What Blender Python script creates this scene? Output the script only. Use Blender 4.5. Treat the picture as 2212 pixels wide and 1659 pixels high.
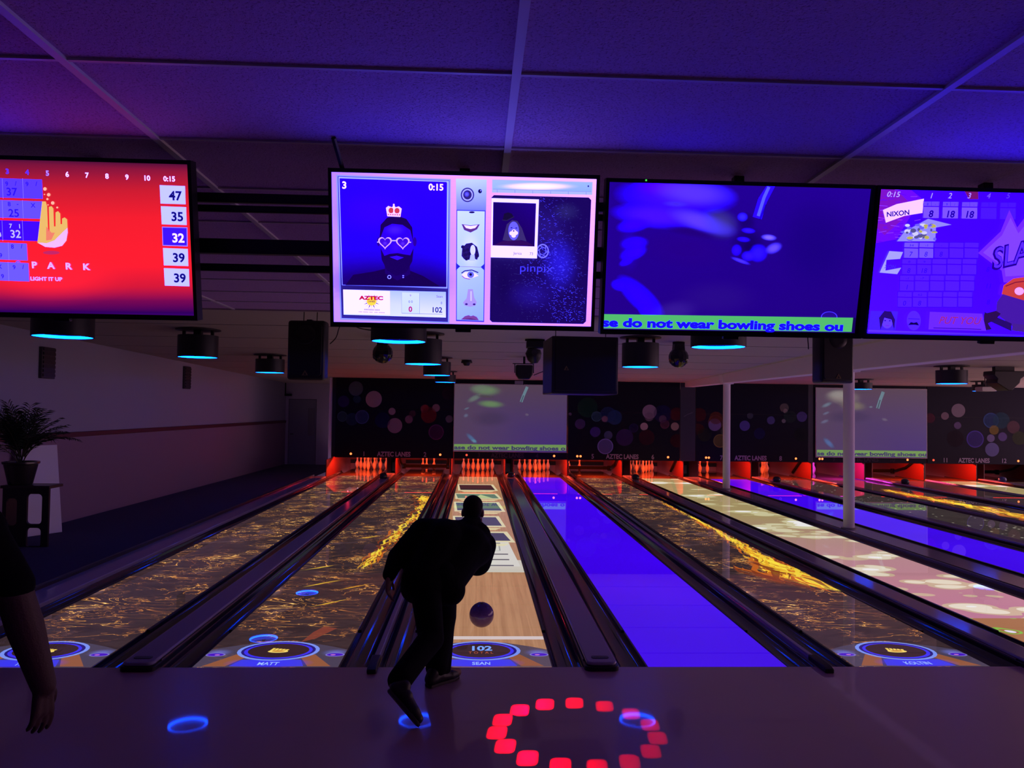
import bpy, bmesh, math, random
import numpy as np
from mathutils import Vector, Matrix
SC = bpy.context.scene
COL = SC.collection
for o in list(bpy.data.objects):
    bpy.data.objects.remove(o)
random.seed(7)
R = math.radians

# ------------------------------------------------------------------ camera, world, lights, exposure
cam_d = bpy.data.cameras.new('camera')
cam = bpy.data.objects.new('camera', cam_d); COL.objects.link(cam); SC.camera = cam
cam_d.sensor_fit = 'HORIZONTAL'; cam_d.sensor_width = 36.0
cam_d.lens = 1681.2 / 2212 * 36.0
cam_d.clip_start = 0.05; cam_d.clip_end = 200
def cam_matrix(x, y, z, yaw, pitch, roll):
    cy, sy, cp, sp = math.cos(yaw), math.sin(yaw), math.cos(pitch), math.sin(pitch)
    f = Vector((sy*cp, cy*cp, sp)); r = Vector((cy, -sy, 0)); u = r.cross(f)
    c, s = math.cos(roll), math.sin(roll)
    r2 = c*r + s*u; u2 = -s*r + c*u
    m = Matrix((r2, u2, -f)).transposed().to_4x4(); m.translation = (x, y, z)
    return m
cam.matrix_world = cam_matrix(-0.0597, -5.8453, 1.9175, 0.04454, 0.03227, 0.01356)

world = bpy.data.worlds.new('hall_glow'); SC.world = world; world.use_nodes = True
bg = world.node_tree.nodes['Background']
bg.inputs['Color'].default_value = (0.54, 0.30, 0.41, 1)
bg.inputs['Strength'].default_value = 3.4
SC.cycles.max_bounces = 7; SC.cycles.diffuse_bounces = 4; SC.cycles.glossy_bounces = 4; SC.cycles.transparent_max_bounces = 24
SC.cycles.adaptive_threshold = 0.02
SC.view_settings.view_transform = 'Standard'
SC.view_settings.look = 'None'
SC.view_settings.exposure = 0.0
SC.view_settings.gamma = 1.0
SC.view_settings.use_curve_mapping = False

def lamp(name, kind, loc, energy, color, size=0.1, rot=(0, 0, 0), size_y=None, spot=None, blend=0.5):
    d = bpy.data.lights.new(name, kind); d.energy = energy; d.color = color
    if kind == 'AREA':
        d.size = size
        if size_y: d.shape = 'RECTANGLE'; d.size_y = size_y
    else:
        d.shadow_soft_size = size
    if kind == 'SPOT':
        d.spot_size = spot; d.spot_blend = blend
    o = bpy.data.objects.new(name, d); COL.objects.link(o); o.location = loc; o.rotation_euler = rot
    return o

# ------------------------------------------------------------------ dimensions (metres; foul line y = 0, lane 3 on x = 0)
LW, GW, GN, GC = 1.0541, 0.7275, 0.5277, 0.927
CX = {3: 0.0}
CX[2] = -(LW+GN); CX[1] = CX[2]-(LW+GW); CX[4] = LW+GW; CX[5] = CX[4]+LW+GN; CX[6] = CX[5]+LW+GW
CX[7] = CX[6]+LW+GC
for n_, g_ in ((8, GW), (9, GN), (10, GW), (11, GN), (12, GW)):
    CX[n_] = CX[n_-1]+LW+g_
YM, ZM0, ZM1 = 16.4, 0.49, 2.75         # masking units
H1 = 2.84                               # approach ceiling
def hc(y): return 3.0-(y-5.5)*0.0217    # ceiling over the lanes falls gently towards the pins
WX = -6.6                               # left wall

# ------------------------------------------------------------------ materials
MATS = {}
def mat(name, color=(.5, .5, .5), rough=.5, metal=0., spec=.5, emit=None, strength=0., bump=None, coat=0.):
    if name in MATS: return MATS[name]
    m = bpy.data.materials.new(name); m.use_nodes = True
    b = m.node_tree.nodes['Principled BSDF']
    b.inputs['Base Color'].default_value = (*color, 1)
    b.inputs['Roughness'].default_value = rough
    b.inputs['Metallic'].default_value = metal
    b.inputs['Specular IOR Level'].default_value = spec
    if coat: b.inputs['Coat Weight'].default_value = coat
    if emit:
        b.inputs['Emission Color'].default_value = (*emit, 1)
        b.inputs['Emission Strength'].default_value = strength
    if bump:
        nt = m.node_tree
        tc = nt.nodes.new('ShaderNodeTexCoord'); nz = nt.nodes.new('ShaderNodeTexNoise'); bp = nt.nodes.new('ShaderNodeBump')
        nz.inputs['Scale'].default_value = bump[0]; nz.inputs['Detail'].default_value = 4
        bp.inputs['Strength'].default_value = bump[1]; bp.inputs['Distance'].default_value = bump[2]
        nt.links.new(tc.outputs['Object'], nz.inputs['Vector']); nt.links.new(nz.outputs['Fac'], bp.inputs['Height'])
        nt.links.new(bp.outputs['Normal'], b.inputs['Normal'])
    MATS[name] = m
    return m

class NT:
    """small helper to wire procedural node trees"""
    def __init__(s, m): s.m = m; s.t = m.node_tree; s.b = s.t.nodes['Principled BSDF']
    def n(s, kind, **kw):
        nd = s.t.nodes.new('ShaderNode'+kind)
        for k, v in kw.items():
            if k.startswith('i_'):
                key = k[2:]; key = int(key) if key.isdigit() else key.replace('_', ' ')
                s.put(nd.inputs[key], v)
            else: setattr(nd, k, v)
        return nd
    def put(s, inp, v):
        if hasattr(v, 'is_output') or isinstance(v, bpy.types.NodeSocket): s.t.links.new(v, inp)
        else: inp.default_value = v
    def math(s, op, a, b=0.0, clamp=False):
        nd = s.t.nodes.new('ShaderNodeMath'); nd.operation = op; nd.use_clamp = clamp
        s.put(nd.inputs[0], a); s.put(nd.inputs[1], b); return nd.outputs[0]
    def ramp(s, fac, stops, interp='LINEAR'):
        nd = s.t.nodes.new('ShaderNodeValToRGB'); cr = nd.color_ramp; cr.interpolation = interp
        while len(cr.elements) < len(stops): cr.elements.new(0.5)
        for e, (p, c) in zip(cr.elements, stops): e.position = p; e.color = (*c, 1)
        s.put(nd.inputs[0], fac); return nd.outputs[0]
    def mix(s, fac, a, b, blend='MIX'):
        nd = s.t.nodes.new('ShaderNodeMix'); nd.data_type = 'RGBA'; nd.blend_type = blend
        s.put(nd.inputs[0], fac)
        for i, v in ((6, a), (7, b)):
            s.put(nd.inputs[i], (*v, 1) if isinstance(v, tuple) and len(v) == 3 else v)
        return nd.outputs[2]
    def noise(s, vec, scale, detail=3., rough=.5, dist=0.):
        nd = s.n('TexNoise'); s.put(nd.inputs['Vector'], vec)
        nd.inputs['Scale'].default_value = scale; nd.inputs['Detail'].default_value = detail
        nd.inputs['Roughness'].default_value = rough; nd.inputs['Distortion'].default_value = dist
        return nd.outputs['Fac']
    def coords(s, offset=(0, 0, 0), scale=(1, 1, 1)):
        tc = s.n('TexCoord'); mp = s.n('Mapping')
        mp.inputs['Location'].default_value = offset; mp.inputs['Scale'].default_value = scale
        s.t.links.new(tc.outputs['Object'], mp.inputs['Vector']); return mp.outputs[0]

def attr_mat(name, strength, rough=.05, base=(.02, .02, .02), spec=.5):
    """picture material: colour and cover come from the picture's own colour attribute (lit screens, painted projector light)"""
    m = bpy.data.materials.new(name); m.use_nodes = True; N = NT(m)
    a = N.n('VertexColor', layer_name='Col')
    N.b.inputs['Base Color'].default_value = (*base, 1); N.b.inputs['Roughness'].default_value = rough
    N.b.inputs['Specular IOR Level'].default_value = spec
    N.put(N.b.inputs['Emission Color'], a.outputs['Color']); N.b.inputs['Emission Strength'].default_value = strength
    N.put(N.b.inputs['Alpha'], a.outputs['Alpha'])
    MATS[name] = m; return m
def print_mat(name, rough=.4):
    """printed picture: colour and cover from the picture's colour attribute, lit by the room"""
    m = bpy.data.materials.new(name); m.use_nodes = True; N = NT(m)
    a = N.n('VertexColor', layer_name='Col')
    N.put(N.b.inputs['Base Color'], a.outputs['Color']); N.b.inputs['Roughness'].default_value = rough
    N.b.inputs['Specular IOR Level'].default_value = .1
    N.put(N.b.inputs['Alpha'], a.outputs['Alpha'])
    MATS[name] = m; return m

# ------------------------------------------------------------------ object helpers
def put(name, data, parent=None, loc=(0, 0, 0), rot=(0, 0, 0), **props):
    o = bpy.data.objects.new(name, data); COL.objects.link(o)
    o.location = loc; o.rotation_euler = rot
    if parent is not None: o.parent = parent
    for k, v in props.items(): o[k] = v
    return o
def thing(name, label, cat, loc=(0, 0, 0), rot=(0, 0, 0), group=None):
    o = put(name, None, None, loc, rot, label=label, category=cat)
    o.empty_display_size = .1
    if group: o['group'] = group
    return o
def tag(o, label, cat, group=None):
    o['label'] = label; o['category'] = cat
    if group: o['group'] = group
    return o
def struct(o):
    o['kind'] = 'structure'; return o

class G:
    """collects closed shapes into one mesh"""
    def __init__(s): s.v = []; s.f = []; s.sm = []
    def add(s, vs, fs, smooth=False):
        k = len(s.v); s.v += [tuple(v) for v in vs]; s.f += [[i+k for i in f] for f in fs]; s.sm += [smooth]*len(fs); return s
    def box(s, x0, x1, y0, y1, z0, z1, m=None):
        vs = [Vector((x, y, z)) for x in (x0, x1) for y in (y0, y1) for z in (z0, z1)]
        if m: vs = [m @ v for v in vs]
        return s.add(vs, [(0, 1, 3, 2), (4, 6, 7, 5), (0, 4, 5, 1), (2, 3, 7, 6), (0, 2, 6, 4), (1, 5, 7, 3)])
    def prism(s, poly, a0, a1, axis='y', smooth=False):
        n = len(poly)
        def P(p, a): return (p[0], a, p[1]) if axis == 'y' else ((a, p[0], p[1]) if axis == 'x' else (p[0], p[1], a))
        vs = [P(p, a0) for p in poly]+[P(p, a1) for p in poly]
        fs = [(i, (i+1) % n, n+(i+1) % n, n+i) for i in range(n)]
        s.add(vs, fs, smooth); s.add(vs[:n], [tuple(range(n))[::-1]]); s.add(vs[n:], [tuple(range(n))]); return s
    def tube(s, pts, r, n=8, cap=True):
        pts = [Vector(p) for p in pts]; rs = r if isinstance(r, (list, tuple)) else [r]*len(pts)
        vs = []; fs = []
        ref = Vector((0, 0, 1))
        for i, p in enumerate(pts):
            d = (pts[min(i+1, len(pts)-1)]-pts[max(i-1, 0)]).normalized()
            if abs(d.dot(ref)) > .95: ref = Vector((1, 0, 0)) if abs(d.x) < .9 else Vector((0, 1, 0))
            a = d.cross(ref).normalized(); b = d.cross(a).normalized()
            for k in range(n):
                t = 2*math.pi*k/n; vs.append(p+rs[i]*(math.cos(t)*a+math.sin(t)*b))
        for i in range(len(pts)-1):
            for k in range(n):
                fs.append((i*n+k, i*n+(k+1) % n, (i+1)*n+(k+1) % n, (i+1)*n+k))
        s.add(vs, fs, True)
        if cap: s.add(vs[:n], [tuple(range(n))]); s.add(vs[-n:], [tuple(range(n))[::-1]])
        return s
    def lathe(s, prof, n=24, c=(0, 0, 0), axis='z', cap=True):
        vs = []; fs = []; c = Vector(c)
        for r, h in prof:
            for k in range(n):
                t = 2*math.pi*k/n
                v = (r*math.cos(t), r*math.sin(t), h)
                if axis == 'y': v = (v[0], v[2], v[1])
                vs.append(c+Vector(v))
        for i in range(len(prof)-1):
            for k in range(n): fs.append((i*n+k, i*n+(k+1) % n, (i+1)*n+(k+1) % n, (i+1)*n+k))
        s.add(vs, fs, True)
        if cap and prof[0][0] > 1e-6: s.add(vs[:n], [tuple(range(n))[::-1]])
        if cap and prof[-1][0] > 1e-6: s.add(vs[-n:], [tuple(range(n))])
        return s
    def sphere(s, c, r, n=24, m=14, sc=(1, 1, 1)):
        prof = [(r*math.sin(math.pi*i/m), -r*math.cos(math.pi*i/m)) for i in range(m+1)]
        k = len(s.v); s.lathe(prof, n)
        for i in range(k, len(s.v)): s.v[i] = tuple(c[j]+s.v[i][j]*sc[j] for j in range(3))
        return s
    def mesh(s, name, m, sharp=40):
        me = bpy.data.meshes.new(name); me.from_pydata(s.v, [], s.f)
        bm = bmesh.new(); bm.from_mesh(me); bmesh.ops.remove_doubles(bm, verts=bm.verts, dist=1e-5)
        bmesh.ops.recalc_face_normals(bm, faces=bm.faces)
        anysm = any(s.sm)
        for f in bm.faces: f.smooth = anysm
        bm.to_mesh(me); bm.free()
        if anysm: me.set_sharp_from_angle(angle=R(sharp))
        me.materials.append(m); return me
    def put(s, name, m, parent=None, loc=(0, 0, 0), rot=(0, 0, 0), bevel=0., seg=2, **props):
        o = put(name, s.mesh(name, m), parent, loc, rot, **props)
        if bevel:
            b = o.modifiers.new('bevel', 'BEVEL'); b.width = bevel; b.segments = seg; b.limit_method = 'ANGLE'; b.angle_limit = R(40)
            o.data.shade_smooth(); o.data.set_sharp_from_angle(angle=R(60))
        return o

def rrect(w, h, r, n=5, cx=0., cy=0.):
    out = []
    for sx, sy, a in ((1, 1, 0), (-1, 1, 90), (-1, -1, 180), (1, -1, 270)):
        for k in range(n+1):
            t = R(a+90*k/n); out.append((cx+sx*(w/2-r)+r*math.cos(t), cy+sy*(h/2-r)+r*math.sin(t)))
    return out

# ------------------------------------------------------------------ pictures (screens, prints) drawn as thin layers of coloured faces
GLYPH = {}
def glyphs(txt, bold=0., shear=0.):
    key = (txt, bold, shear)
    if key not in GLYPH:
        cu = bpy.data.curves.new('lettering', 'FONT'); cu.body = txt; cu.size = 1; cu.offset = bold; cu.shear = shear
        cu.resolution_u = 3; cu.fill_mode = 'FRONT'
        ob = bpy.data.objects.new('lettering', cu); COL.objects.link(ob)
        dg = bpy.context.evaluated_depsgraph_get(); dg.update()
        me = ob.evaluated_get(dg).to_mesh()
        GLYPH[key] = ([(v.co.x, v.co.y) for v in me.vertices], [list(p.vertices) for p in me.polygons])
        ob.evaluated_get(dg).to_mesh_clear()
        bpy.data.objects.remove(ob); bpy.data.curves.remove(cu)
    return GLYPH[key]
def lin(c):
    """sRGB 0-255 -> linear"""
    out = []
    for x in c[:3]:
        x = x/255; out.append(x/12.92 if x <= .04045 else ((x+.055)/1.055)**2.4)
    return tuple(out)

class Pic:
    """a flat picture w x h metres; quad gives the corners TL,TR,BR,BL of the picture in the units the artwork was measured in"""
    def __init__(s, w, h, quad, flat=False, eps=.0005):
        s.w, s.h, s.flat, s.eps = w, h, flat, eps
        s.vs = []; s.fs = []; s.cols = []; s.layer = 0
        A = []; B = []
        for (x, y), (u, v) in zip(quad, ((0, h), (w, h), (w, 0), (0, 0))):
            A.append([x, y, 1, 0, 0, 0, -u*x, -u*y]); B.append(u)
            A.append([0, 0, 0, x, y, 1, -v*x, -v*y]); B.append(v)
        s.Hm = np.append(np.linalg.solve(np.array(A, float), np.array(B, float)), 1).reshape(3, 3)
    def P(s, x, y):
        q = s.Hm @ np.array([x, y, 1.]); return (q[0]/q[2], q[1]/q[2])
    def raw(s, pts, faces, cols):
        """pts in panel metres, cols: one rgba for all or one per point"""
        k = len(s.vs); d = s.eps*(s.layer+1)
        pts = [(min(max(x, 0), s.w), min(max(y, 0), s.h)) for x, y in pts]
        s.vs += [(x, y, d) if s.flat else (x, -d, y) for x, y in pts]
        per = isinstance(cols, list)
        for f in faces:
            s.fs.append([i+k for i in f]); s.cols.append([cols[i] for i in f] if per else [cols]*len(f))
        s.layer += 1; return s
    glow = 0.
    def c(s, col, a=1.):
        r, g, b = lin(col)                  # bright panels drive their blue well past what the eye or camera can show
        return (r+max(0, r-.70)*s.glow*.4, g, b+max(0, b-.42)*s.glow*1.4, a)
    def poly(s, pts, col, a=1.):
        q = [s.P(*p) for p in pts]; return s.raw(q, [list(range(len(q)))], s.c(col, a))
    def rect(s, x0, y0, x1, y1, col, a=1.): return s.poly([(x0, y0), (x1, y0), (x1, y1), (x0, y1)], col, a)
    def grad(s, pts, cols):
        """four corners with four colours"""
        q = [s.P(*p) for p in pts]; return s.raw(q, [[0, 1, 2, 3]], [s.c(c) for c in cols])
    def vgrad(s, x0, x1, stops):
        """vertical gradient through (y, colour) stops"""
        pts = []; cols = []; fs = []
        for i, (y, c) in enumerate(stops):
            pts += [s.P(x0, y), s.P(x1, y)]; cols += [s.c(c)]*2
            if i: fs.append([2*i-2, 2*i-1, 2*i+1, 2*i])
        return s.raw(pts, fs, cols)
    def ell(s, x, y, rx, ry, col, a=1., n=28, rot=0.):
        return s.poly([(x+rx*math.cos(t)*math.cos(rot)-ry*math.sin(t)*math.sin(rot), y+rx*math.cos(t)*math.sin(rot)+ry*math.sin(t)*math.cos(rot))
                       for t in (2*math.pi*k/n for k in range(n))], col, a)
    def ring(s, x, y, rx, ry, t, col, a=1., n=32):
        pts = []; fs = []
        for k in range(n):
            c_, s_ = math.cos(2*math.pi*k/n), math.sin(2*math.pi*k/n)
            pts += [s.P(x+rx*c_, y+ry*s_), s.P(x+(rx-t)*c_, y+(ry-t*ry/rx)*s_)]
            j = (k+1) % n; fs.append([2*k, 2*j, 2*j+1, 2*k+1])
        return s.raw(pts, fs, s.c(col, a))
    def blob(s, x, y, rx, ry, col, a=1., rot=0., n=24, core=.0):
        """soft-edged glow: full cover in the middle, none at the edge"""
        pts = [s.P(x, y)]; cols = [s.c(col, a)]; fs = []
        lo = core*.6; steps = ([lo] if lo else [])+[lo+(1-lo)*t for t in (.2, .4, .6, .8, 1.)]
        cov = ([1.] if lo else [])+[.90, .65, .35, .10, 0.]
        for st, cv in zip(steps, cov):
            for k in range(n):
                t = 2*math.pi*k/n; dx, dy = rx*st*math.cos(t), ry*st*math.sin(t)
                pts.append(s.P(x+dx*math.cos(rot)-dy*math.sin(rot), y+dx*math.sin(rot)+dy*math.cos(rot))); cols.append(s.c(col, a*cv))
        for k in range(n): fs.append([0, 1+k, 1+(k+1) % n])
        for i in range(len(steps)-1):
            for k in range(n): fs.append([1+i*n+k, 1+(i+1)*n+k, 1+(i+1)*n+(k+1) % n, 1+i*n+(k+1) % n])
        return s.raw(pts, fs, cols)
    def line(s, pts, w, col, a=1.):
        for p, q in zip(pts[:-1], pts[1:]):
            dx, dy = q[0]-p[0], q[1]-p[1]; L = math.hypot(dx, dy) or 1; nx, ny = -dy/L*w/2, dx/L*w/2
            s.poly([(p[0]+nx, p[1]+ny), (q[0]+nx, q[1]+ny), (q[0]-nx, q[1]-ny), (p[0]-nx, p[1]-ny)], col, a); s.layer -= 1
        s.layer += 1; return s
    def frame(s, x0, y0, x1, y1, t, col, a=1.):
        return s.line([(x0, y0), (x1, y0), (x1, y1), (x0, y1), (x0, y0)], t, col, a)
    def text(s, txt, x, y, h, col, a=1., align='l', bold=0., sx=1., rot=0., shear=0., fit=None):
        """h = cap height in panel metres; x,y = baseline anchor in picture units"""
        V, F = glyphs(txt, bold, shear); k = h/.69
        w = max(v[0] for v in V) if V else 0
        if fit: sx = fit/(w*k)
        off = {'l': 0, 'c': -w/2, 'r': -w}[align]
        ax, ay = s.P(x, y); c_, s_ = math.cos(rot), math.sin(rot)
        return s.raw([(ax+((vx+off)*k*sx)*c_-vy*k*s_, ay+((vx+off)*k*sx)*s_+vy*k*c_) for vx, vy in V], F, s.c(col, a))
    def put(s, name, m, parent, loc=(0, 0, 0), rot=(0, 0, 0), **props):
        me = bpy.data.meshes.new(name); me.from_pydata(s.vs, [], s.fs)
        at = me.color_attributes.new('Col', 'FLOAT_COLOR', 'CORNER')
        flat = [x for f in s.cols for c in f for x in c]
        at.data.foreach_set('color', flat)
        up = Vector((0, 0, 1)) if s.flat else Vector((0, -1, 0))
        flip = [p.index for p in me.polygons if p.normal.dot(up) < 0]
        if flip:
            bm = bmesh.new(); bm.from_mesh(me); bm.faces.ensure_lookup_table()
            bmesh.ops.reverse_faces(bm, faces=[bm.faces[i] for i in flip]); bm.to_mesh(me); bm.free()
        me.materials.append(m)
        return put(name, me, parent, loc, rot, **props)
# ------------------------------------------------------------------ shared materials
M_black = mat('black_plastic', (.006, .006, .009), .45)
M_blackmetal = mat('black_steel', (.008, .008, .01), .4, spec=.4)
M_gutter = mat('gutter_plastic', (.035, .033, .06), .09, spec=.6)
M_cap = mat('divider_cover', (.34, .31, .46), .11, spec=.5)
M_trimdark = mat('dark_vinyl_edge', (.012, .011, .016), .3)
M_rubber = mat('black_rubber', (.01, .01, .012), .5)
M_wall = mat('painted_block_wall', (.36, .36, .46), .75, bump=(60, .25, .004))
M_wains = mat('lower_wall_paint', (.30, .20, .28), .7, bump=(60, .25, .004))
M_rail = mat('maroon_rail', (.10, .02, .035), .5)
M_ceil2 = mat('lane_ceiling_board', (.46, .40, .34), .8, bump=(70, .3, .004))
M_white = mat('white_paint', (.82, .76, .72), .55)

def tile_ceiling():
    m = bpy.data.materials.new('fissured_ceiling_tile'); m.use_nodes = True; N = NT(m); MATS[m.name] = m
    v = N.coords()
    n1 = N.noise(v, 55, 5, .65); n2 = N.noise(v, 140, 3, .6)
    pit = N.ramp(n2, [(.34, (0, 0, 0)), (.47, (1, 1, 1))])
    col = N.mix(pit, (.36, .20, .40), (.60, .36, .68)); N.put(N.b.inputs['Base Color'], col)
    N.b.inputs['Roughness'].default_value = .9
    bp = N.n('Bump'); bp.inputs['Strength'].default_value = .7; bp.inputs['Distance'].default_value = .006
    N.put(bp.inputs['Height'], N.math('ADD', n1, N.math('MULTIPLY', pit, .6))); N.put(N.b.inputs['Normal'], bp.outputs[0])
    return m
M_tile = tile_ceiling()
M_tbar = mat('painted_grid_bar', (.62, .58, .60), .5)

def approach_mat():
    m = bpy.data.materials.new('polished_approach'); m.use_nodes = True; N = NT(m); MATS[m.name] = m
    v = N.coords()
    n = N.noise(v, 2.2, 3); f = N.noise(v, 220, 2)
    N.put(N.b.inputs['Base Color'], N.mix(n, (.57, .39, .40), (.64, .44, .44)))
    N.put(N.b.inputs['Roughness'], N.math('ADD', N.math('MULTIPLY', f, .08), .26))
    N.b.inputs['Specular IOR Level'].default_value = .5
    N.b.inputs['Coat Weight'].default_value = .8; N.b.inputs['Coat Roughness'].default_value = .035; N.b.inputs['Coat IOR'].default_value = 1.45
    bp = N.n('Bump'); bp.inputs['Strength'].default_value = .06; bp.inputs['Distance'].default_value = .001
    N.put(bp.inputs['Height'], f); N.put(N.b.inputs['Normal'], bp.outputs[0])
    return m

def carpet_mat():
    m = bpy.data.materials.new('dark_blue_carpet'); m.use_nodes = True; N = NT(m); MATS[m.name] = m
    v = N.coords(); n = N.noise(v, 90, 4)
    N.put(N.b.inputs['Base Color'], N.mix(n, (.03, .028, .07), (.09, .08, .16)))
    N.b.inputs['Roughness'].default_value = .95
    bp = N.n('Bump'); bp.inputs['Strength'].default_value = .5; bp.inputs['Distance'].default_value = .008
    N.put(bp.inputs['Height'], n); N.put(N.b.inputs['Normal'], bp.outputs[0])
    return m

# ------------------------------------------------------------------ the room
XR = CX[12]+1.6
struct(G().box(WX-1.6, XR+3, -8.5, 0, -.25, 0).put('floor', approach_mat()))
struct(G().box(WX-.3, CX[1]-LW/2-.235-.34, 0, 20.6, -.25, -.002).put('floor', carpet_mat()))
M_dim = mat('dark_wall_paint', (.06, .05, .07), .8)
struct(G().box(WX-3, XR+3, -8.7, -8.5, -.25, 3.3).put('wall_front', M_dim))
struct(G().box(WX-1.8, WX-1.6, -8.5, -.6, -.25, 3.3).put('wall_left', M_dim))
struct(G().box(WX-1.8, WX-.25, -.75, -.6, -.25, 3.3).put('wall_left', M_dim))
# approach ceiling: tiles 1.22 x 0.6 with their grid
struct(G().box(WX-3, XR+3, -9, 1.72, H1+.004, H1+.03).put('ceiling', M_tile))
g = G()
xs = [.035+1.22*k for k in range(-6, 16)]
for x in xs: g.box(x-.0125, x+.0125, -9, 1.72, H1-.006, H1+.004)
y = -3.12
while y > -9: y -= .61
while y < 1.7:
    g.box(WX-3, XR+3, y-.006, y+.006, H1-.003, H1+.0035); y += .61
struct(g.put('trim_1', M_tbar))
struct(G().box(WX-3, XR+3, 1.70, 1.74, H1-.01, 3.3).put('trim_2', M_ceil2))
# sloping ceiling above the lanes, boards with open seams
g = G(); ys = [1.74, 3.3, 4.87, 6.5, 8.15, 9.7, 11.4, 13.2, 15.0, 16.8, 20.8]
for a, b in zip(ys[:-1], ys[1:]):
    struct(G().prism([(a+.035, hc(a)), (b-.035, hc(b)), (b-.035, hc(b)+.03), (a+.035, hc(a)+.03)], WX-.3, XR+3, axis='x').put('ceiling', M_ceil2))
struct(G().box(WX-.3, XR+3, 1.74, 20.8, 3.14, 3.18).put('ceiling', mat('ceiling_void', (.01, .01, .012), .9)))
# left wall: painted blocks above, darker wainscot, maroon rail
WX0 = -6.86                              # the wall runs slightly towards the lanes
WR = (0, 0, R(-1.32))
struct(G().box(-.2, 0, 0, 20.9, 1.41, 3.3).put('wall_left', M_wall, None, (WX0, -.6, 0), WR))
struct(G().box(-.2, .012, 0, 20.9, -.1, 1.37).put('wall_left', M_wains, None, (WX0, -.6, 0), WR))
struct(G().box(-.2, .04, 0, 20.78, 1.365, 1.445).put('trim_3', M_rail, None, (WX0, -.6, 0), WR, bevel=.008))
# end wall beside lane 1 with its door
MW2 = mat('end_wall_paint', (.62, .56, .70), .7)
struct(G().box(WX-.2, -6.28, 20.2, 20.4, -.1, 3.2).put('wall_back', MW2))
struct(G().box(-5.36, -4.0, 20.2, 20.4, -.1, 3.2).put('wall_back', MW2))
struct(G().box(-6.28, -5.36, 20.2, 20.4, 2.16, 3.2).put('wall_back', MW2))
struct(G().box(CX[1]-LW/2-.36, CX[1]-LW/2-.27, 16.45, 20.3, -.1, 2.75).put('wall_inner', MW2))
struct(G().box(-4.0, XR+3, 20.6, 20.8, -.5, 3.2).put('wall_back', mat('pit_wall', (.02, .02, .025), .8)))
d = struct(put('door_1', None, None, (-5.82, 20.24, 0)))
G().box(-.45, .45, 0, .05, .0, 2.14).put('door_leaf', mat('door_paint', (.30, .30, .38), .5), d, bevel=.004)
G().box(.18, .38, -.012, 0, .95, 1.85).put('glass_panel', mat('wired_glass', (.22, .22, .25), .2), d)
g = G(); g.box(-.47, -.44, -.03, .06, 0, 2.17).box(.44, .47, -.03, .06, 0, 2.17).box(-.47, .47, -.03, .06, 2.14, 2.17)
g.put('door_frame', mat('door_frame_paint', (.2, .19, .22), .5), d)
G().tube([(-.38, -.02, 1.0), (-.38, -.07, 1.0), (-.28, -.07, 1.0)], .012).put('door_handle', M_blackmetal, d)
# beam over the columns
BX = 6.06
struct(G().box(BX-.13, BX+.13, 1.74, 16.38, 2.62, 3.1).put('trim_4', M_white, bevel=.01))
for y0, lab in ((6.72, 'nearer round white steel column standing on the wide divider'), (13.0, 'farther round white steel column standing on the wide divider, nearest the back wall')):
    t = thing('column', lab, 'column', (BX, y0, 0), group='columns between the lanes')
    G().lathe([(.088, .05), (.088, 2.6)], 28).put('shaft', M_white, t)
    G().lathe([(.12, .035), (.12, .052), (.095, .06)], 28).put('base_plate', mat('column_base', (.3, .28, .3), .5), t)
    G().prism([(-.13, 2.60), (.13, 2.60), (.17, 2.84), (-.17, 2.84)], -.14, .14).put('capital', M_white, t, bevel=.01)

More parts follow.
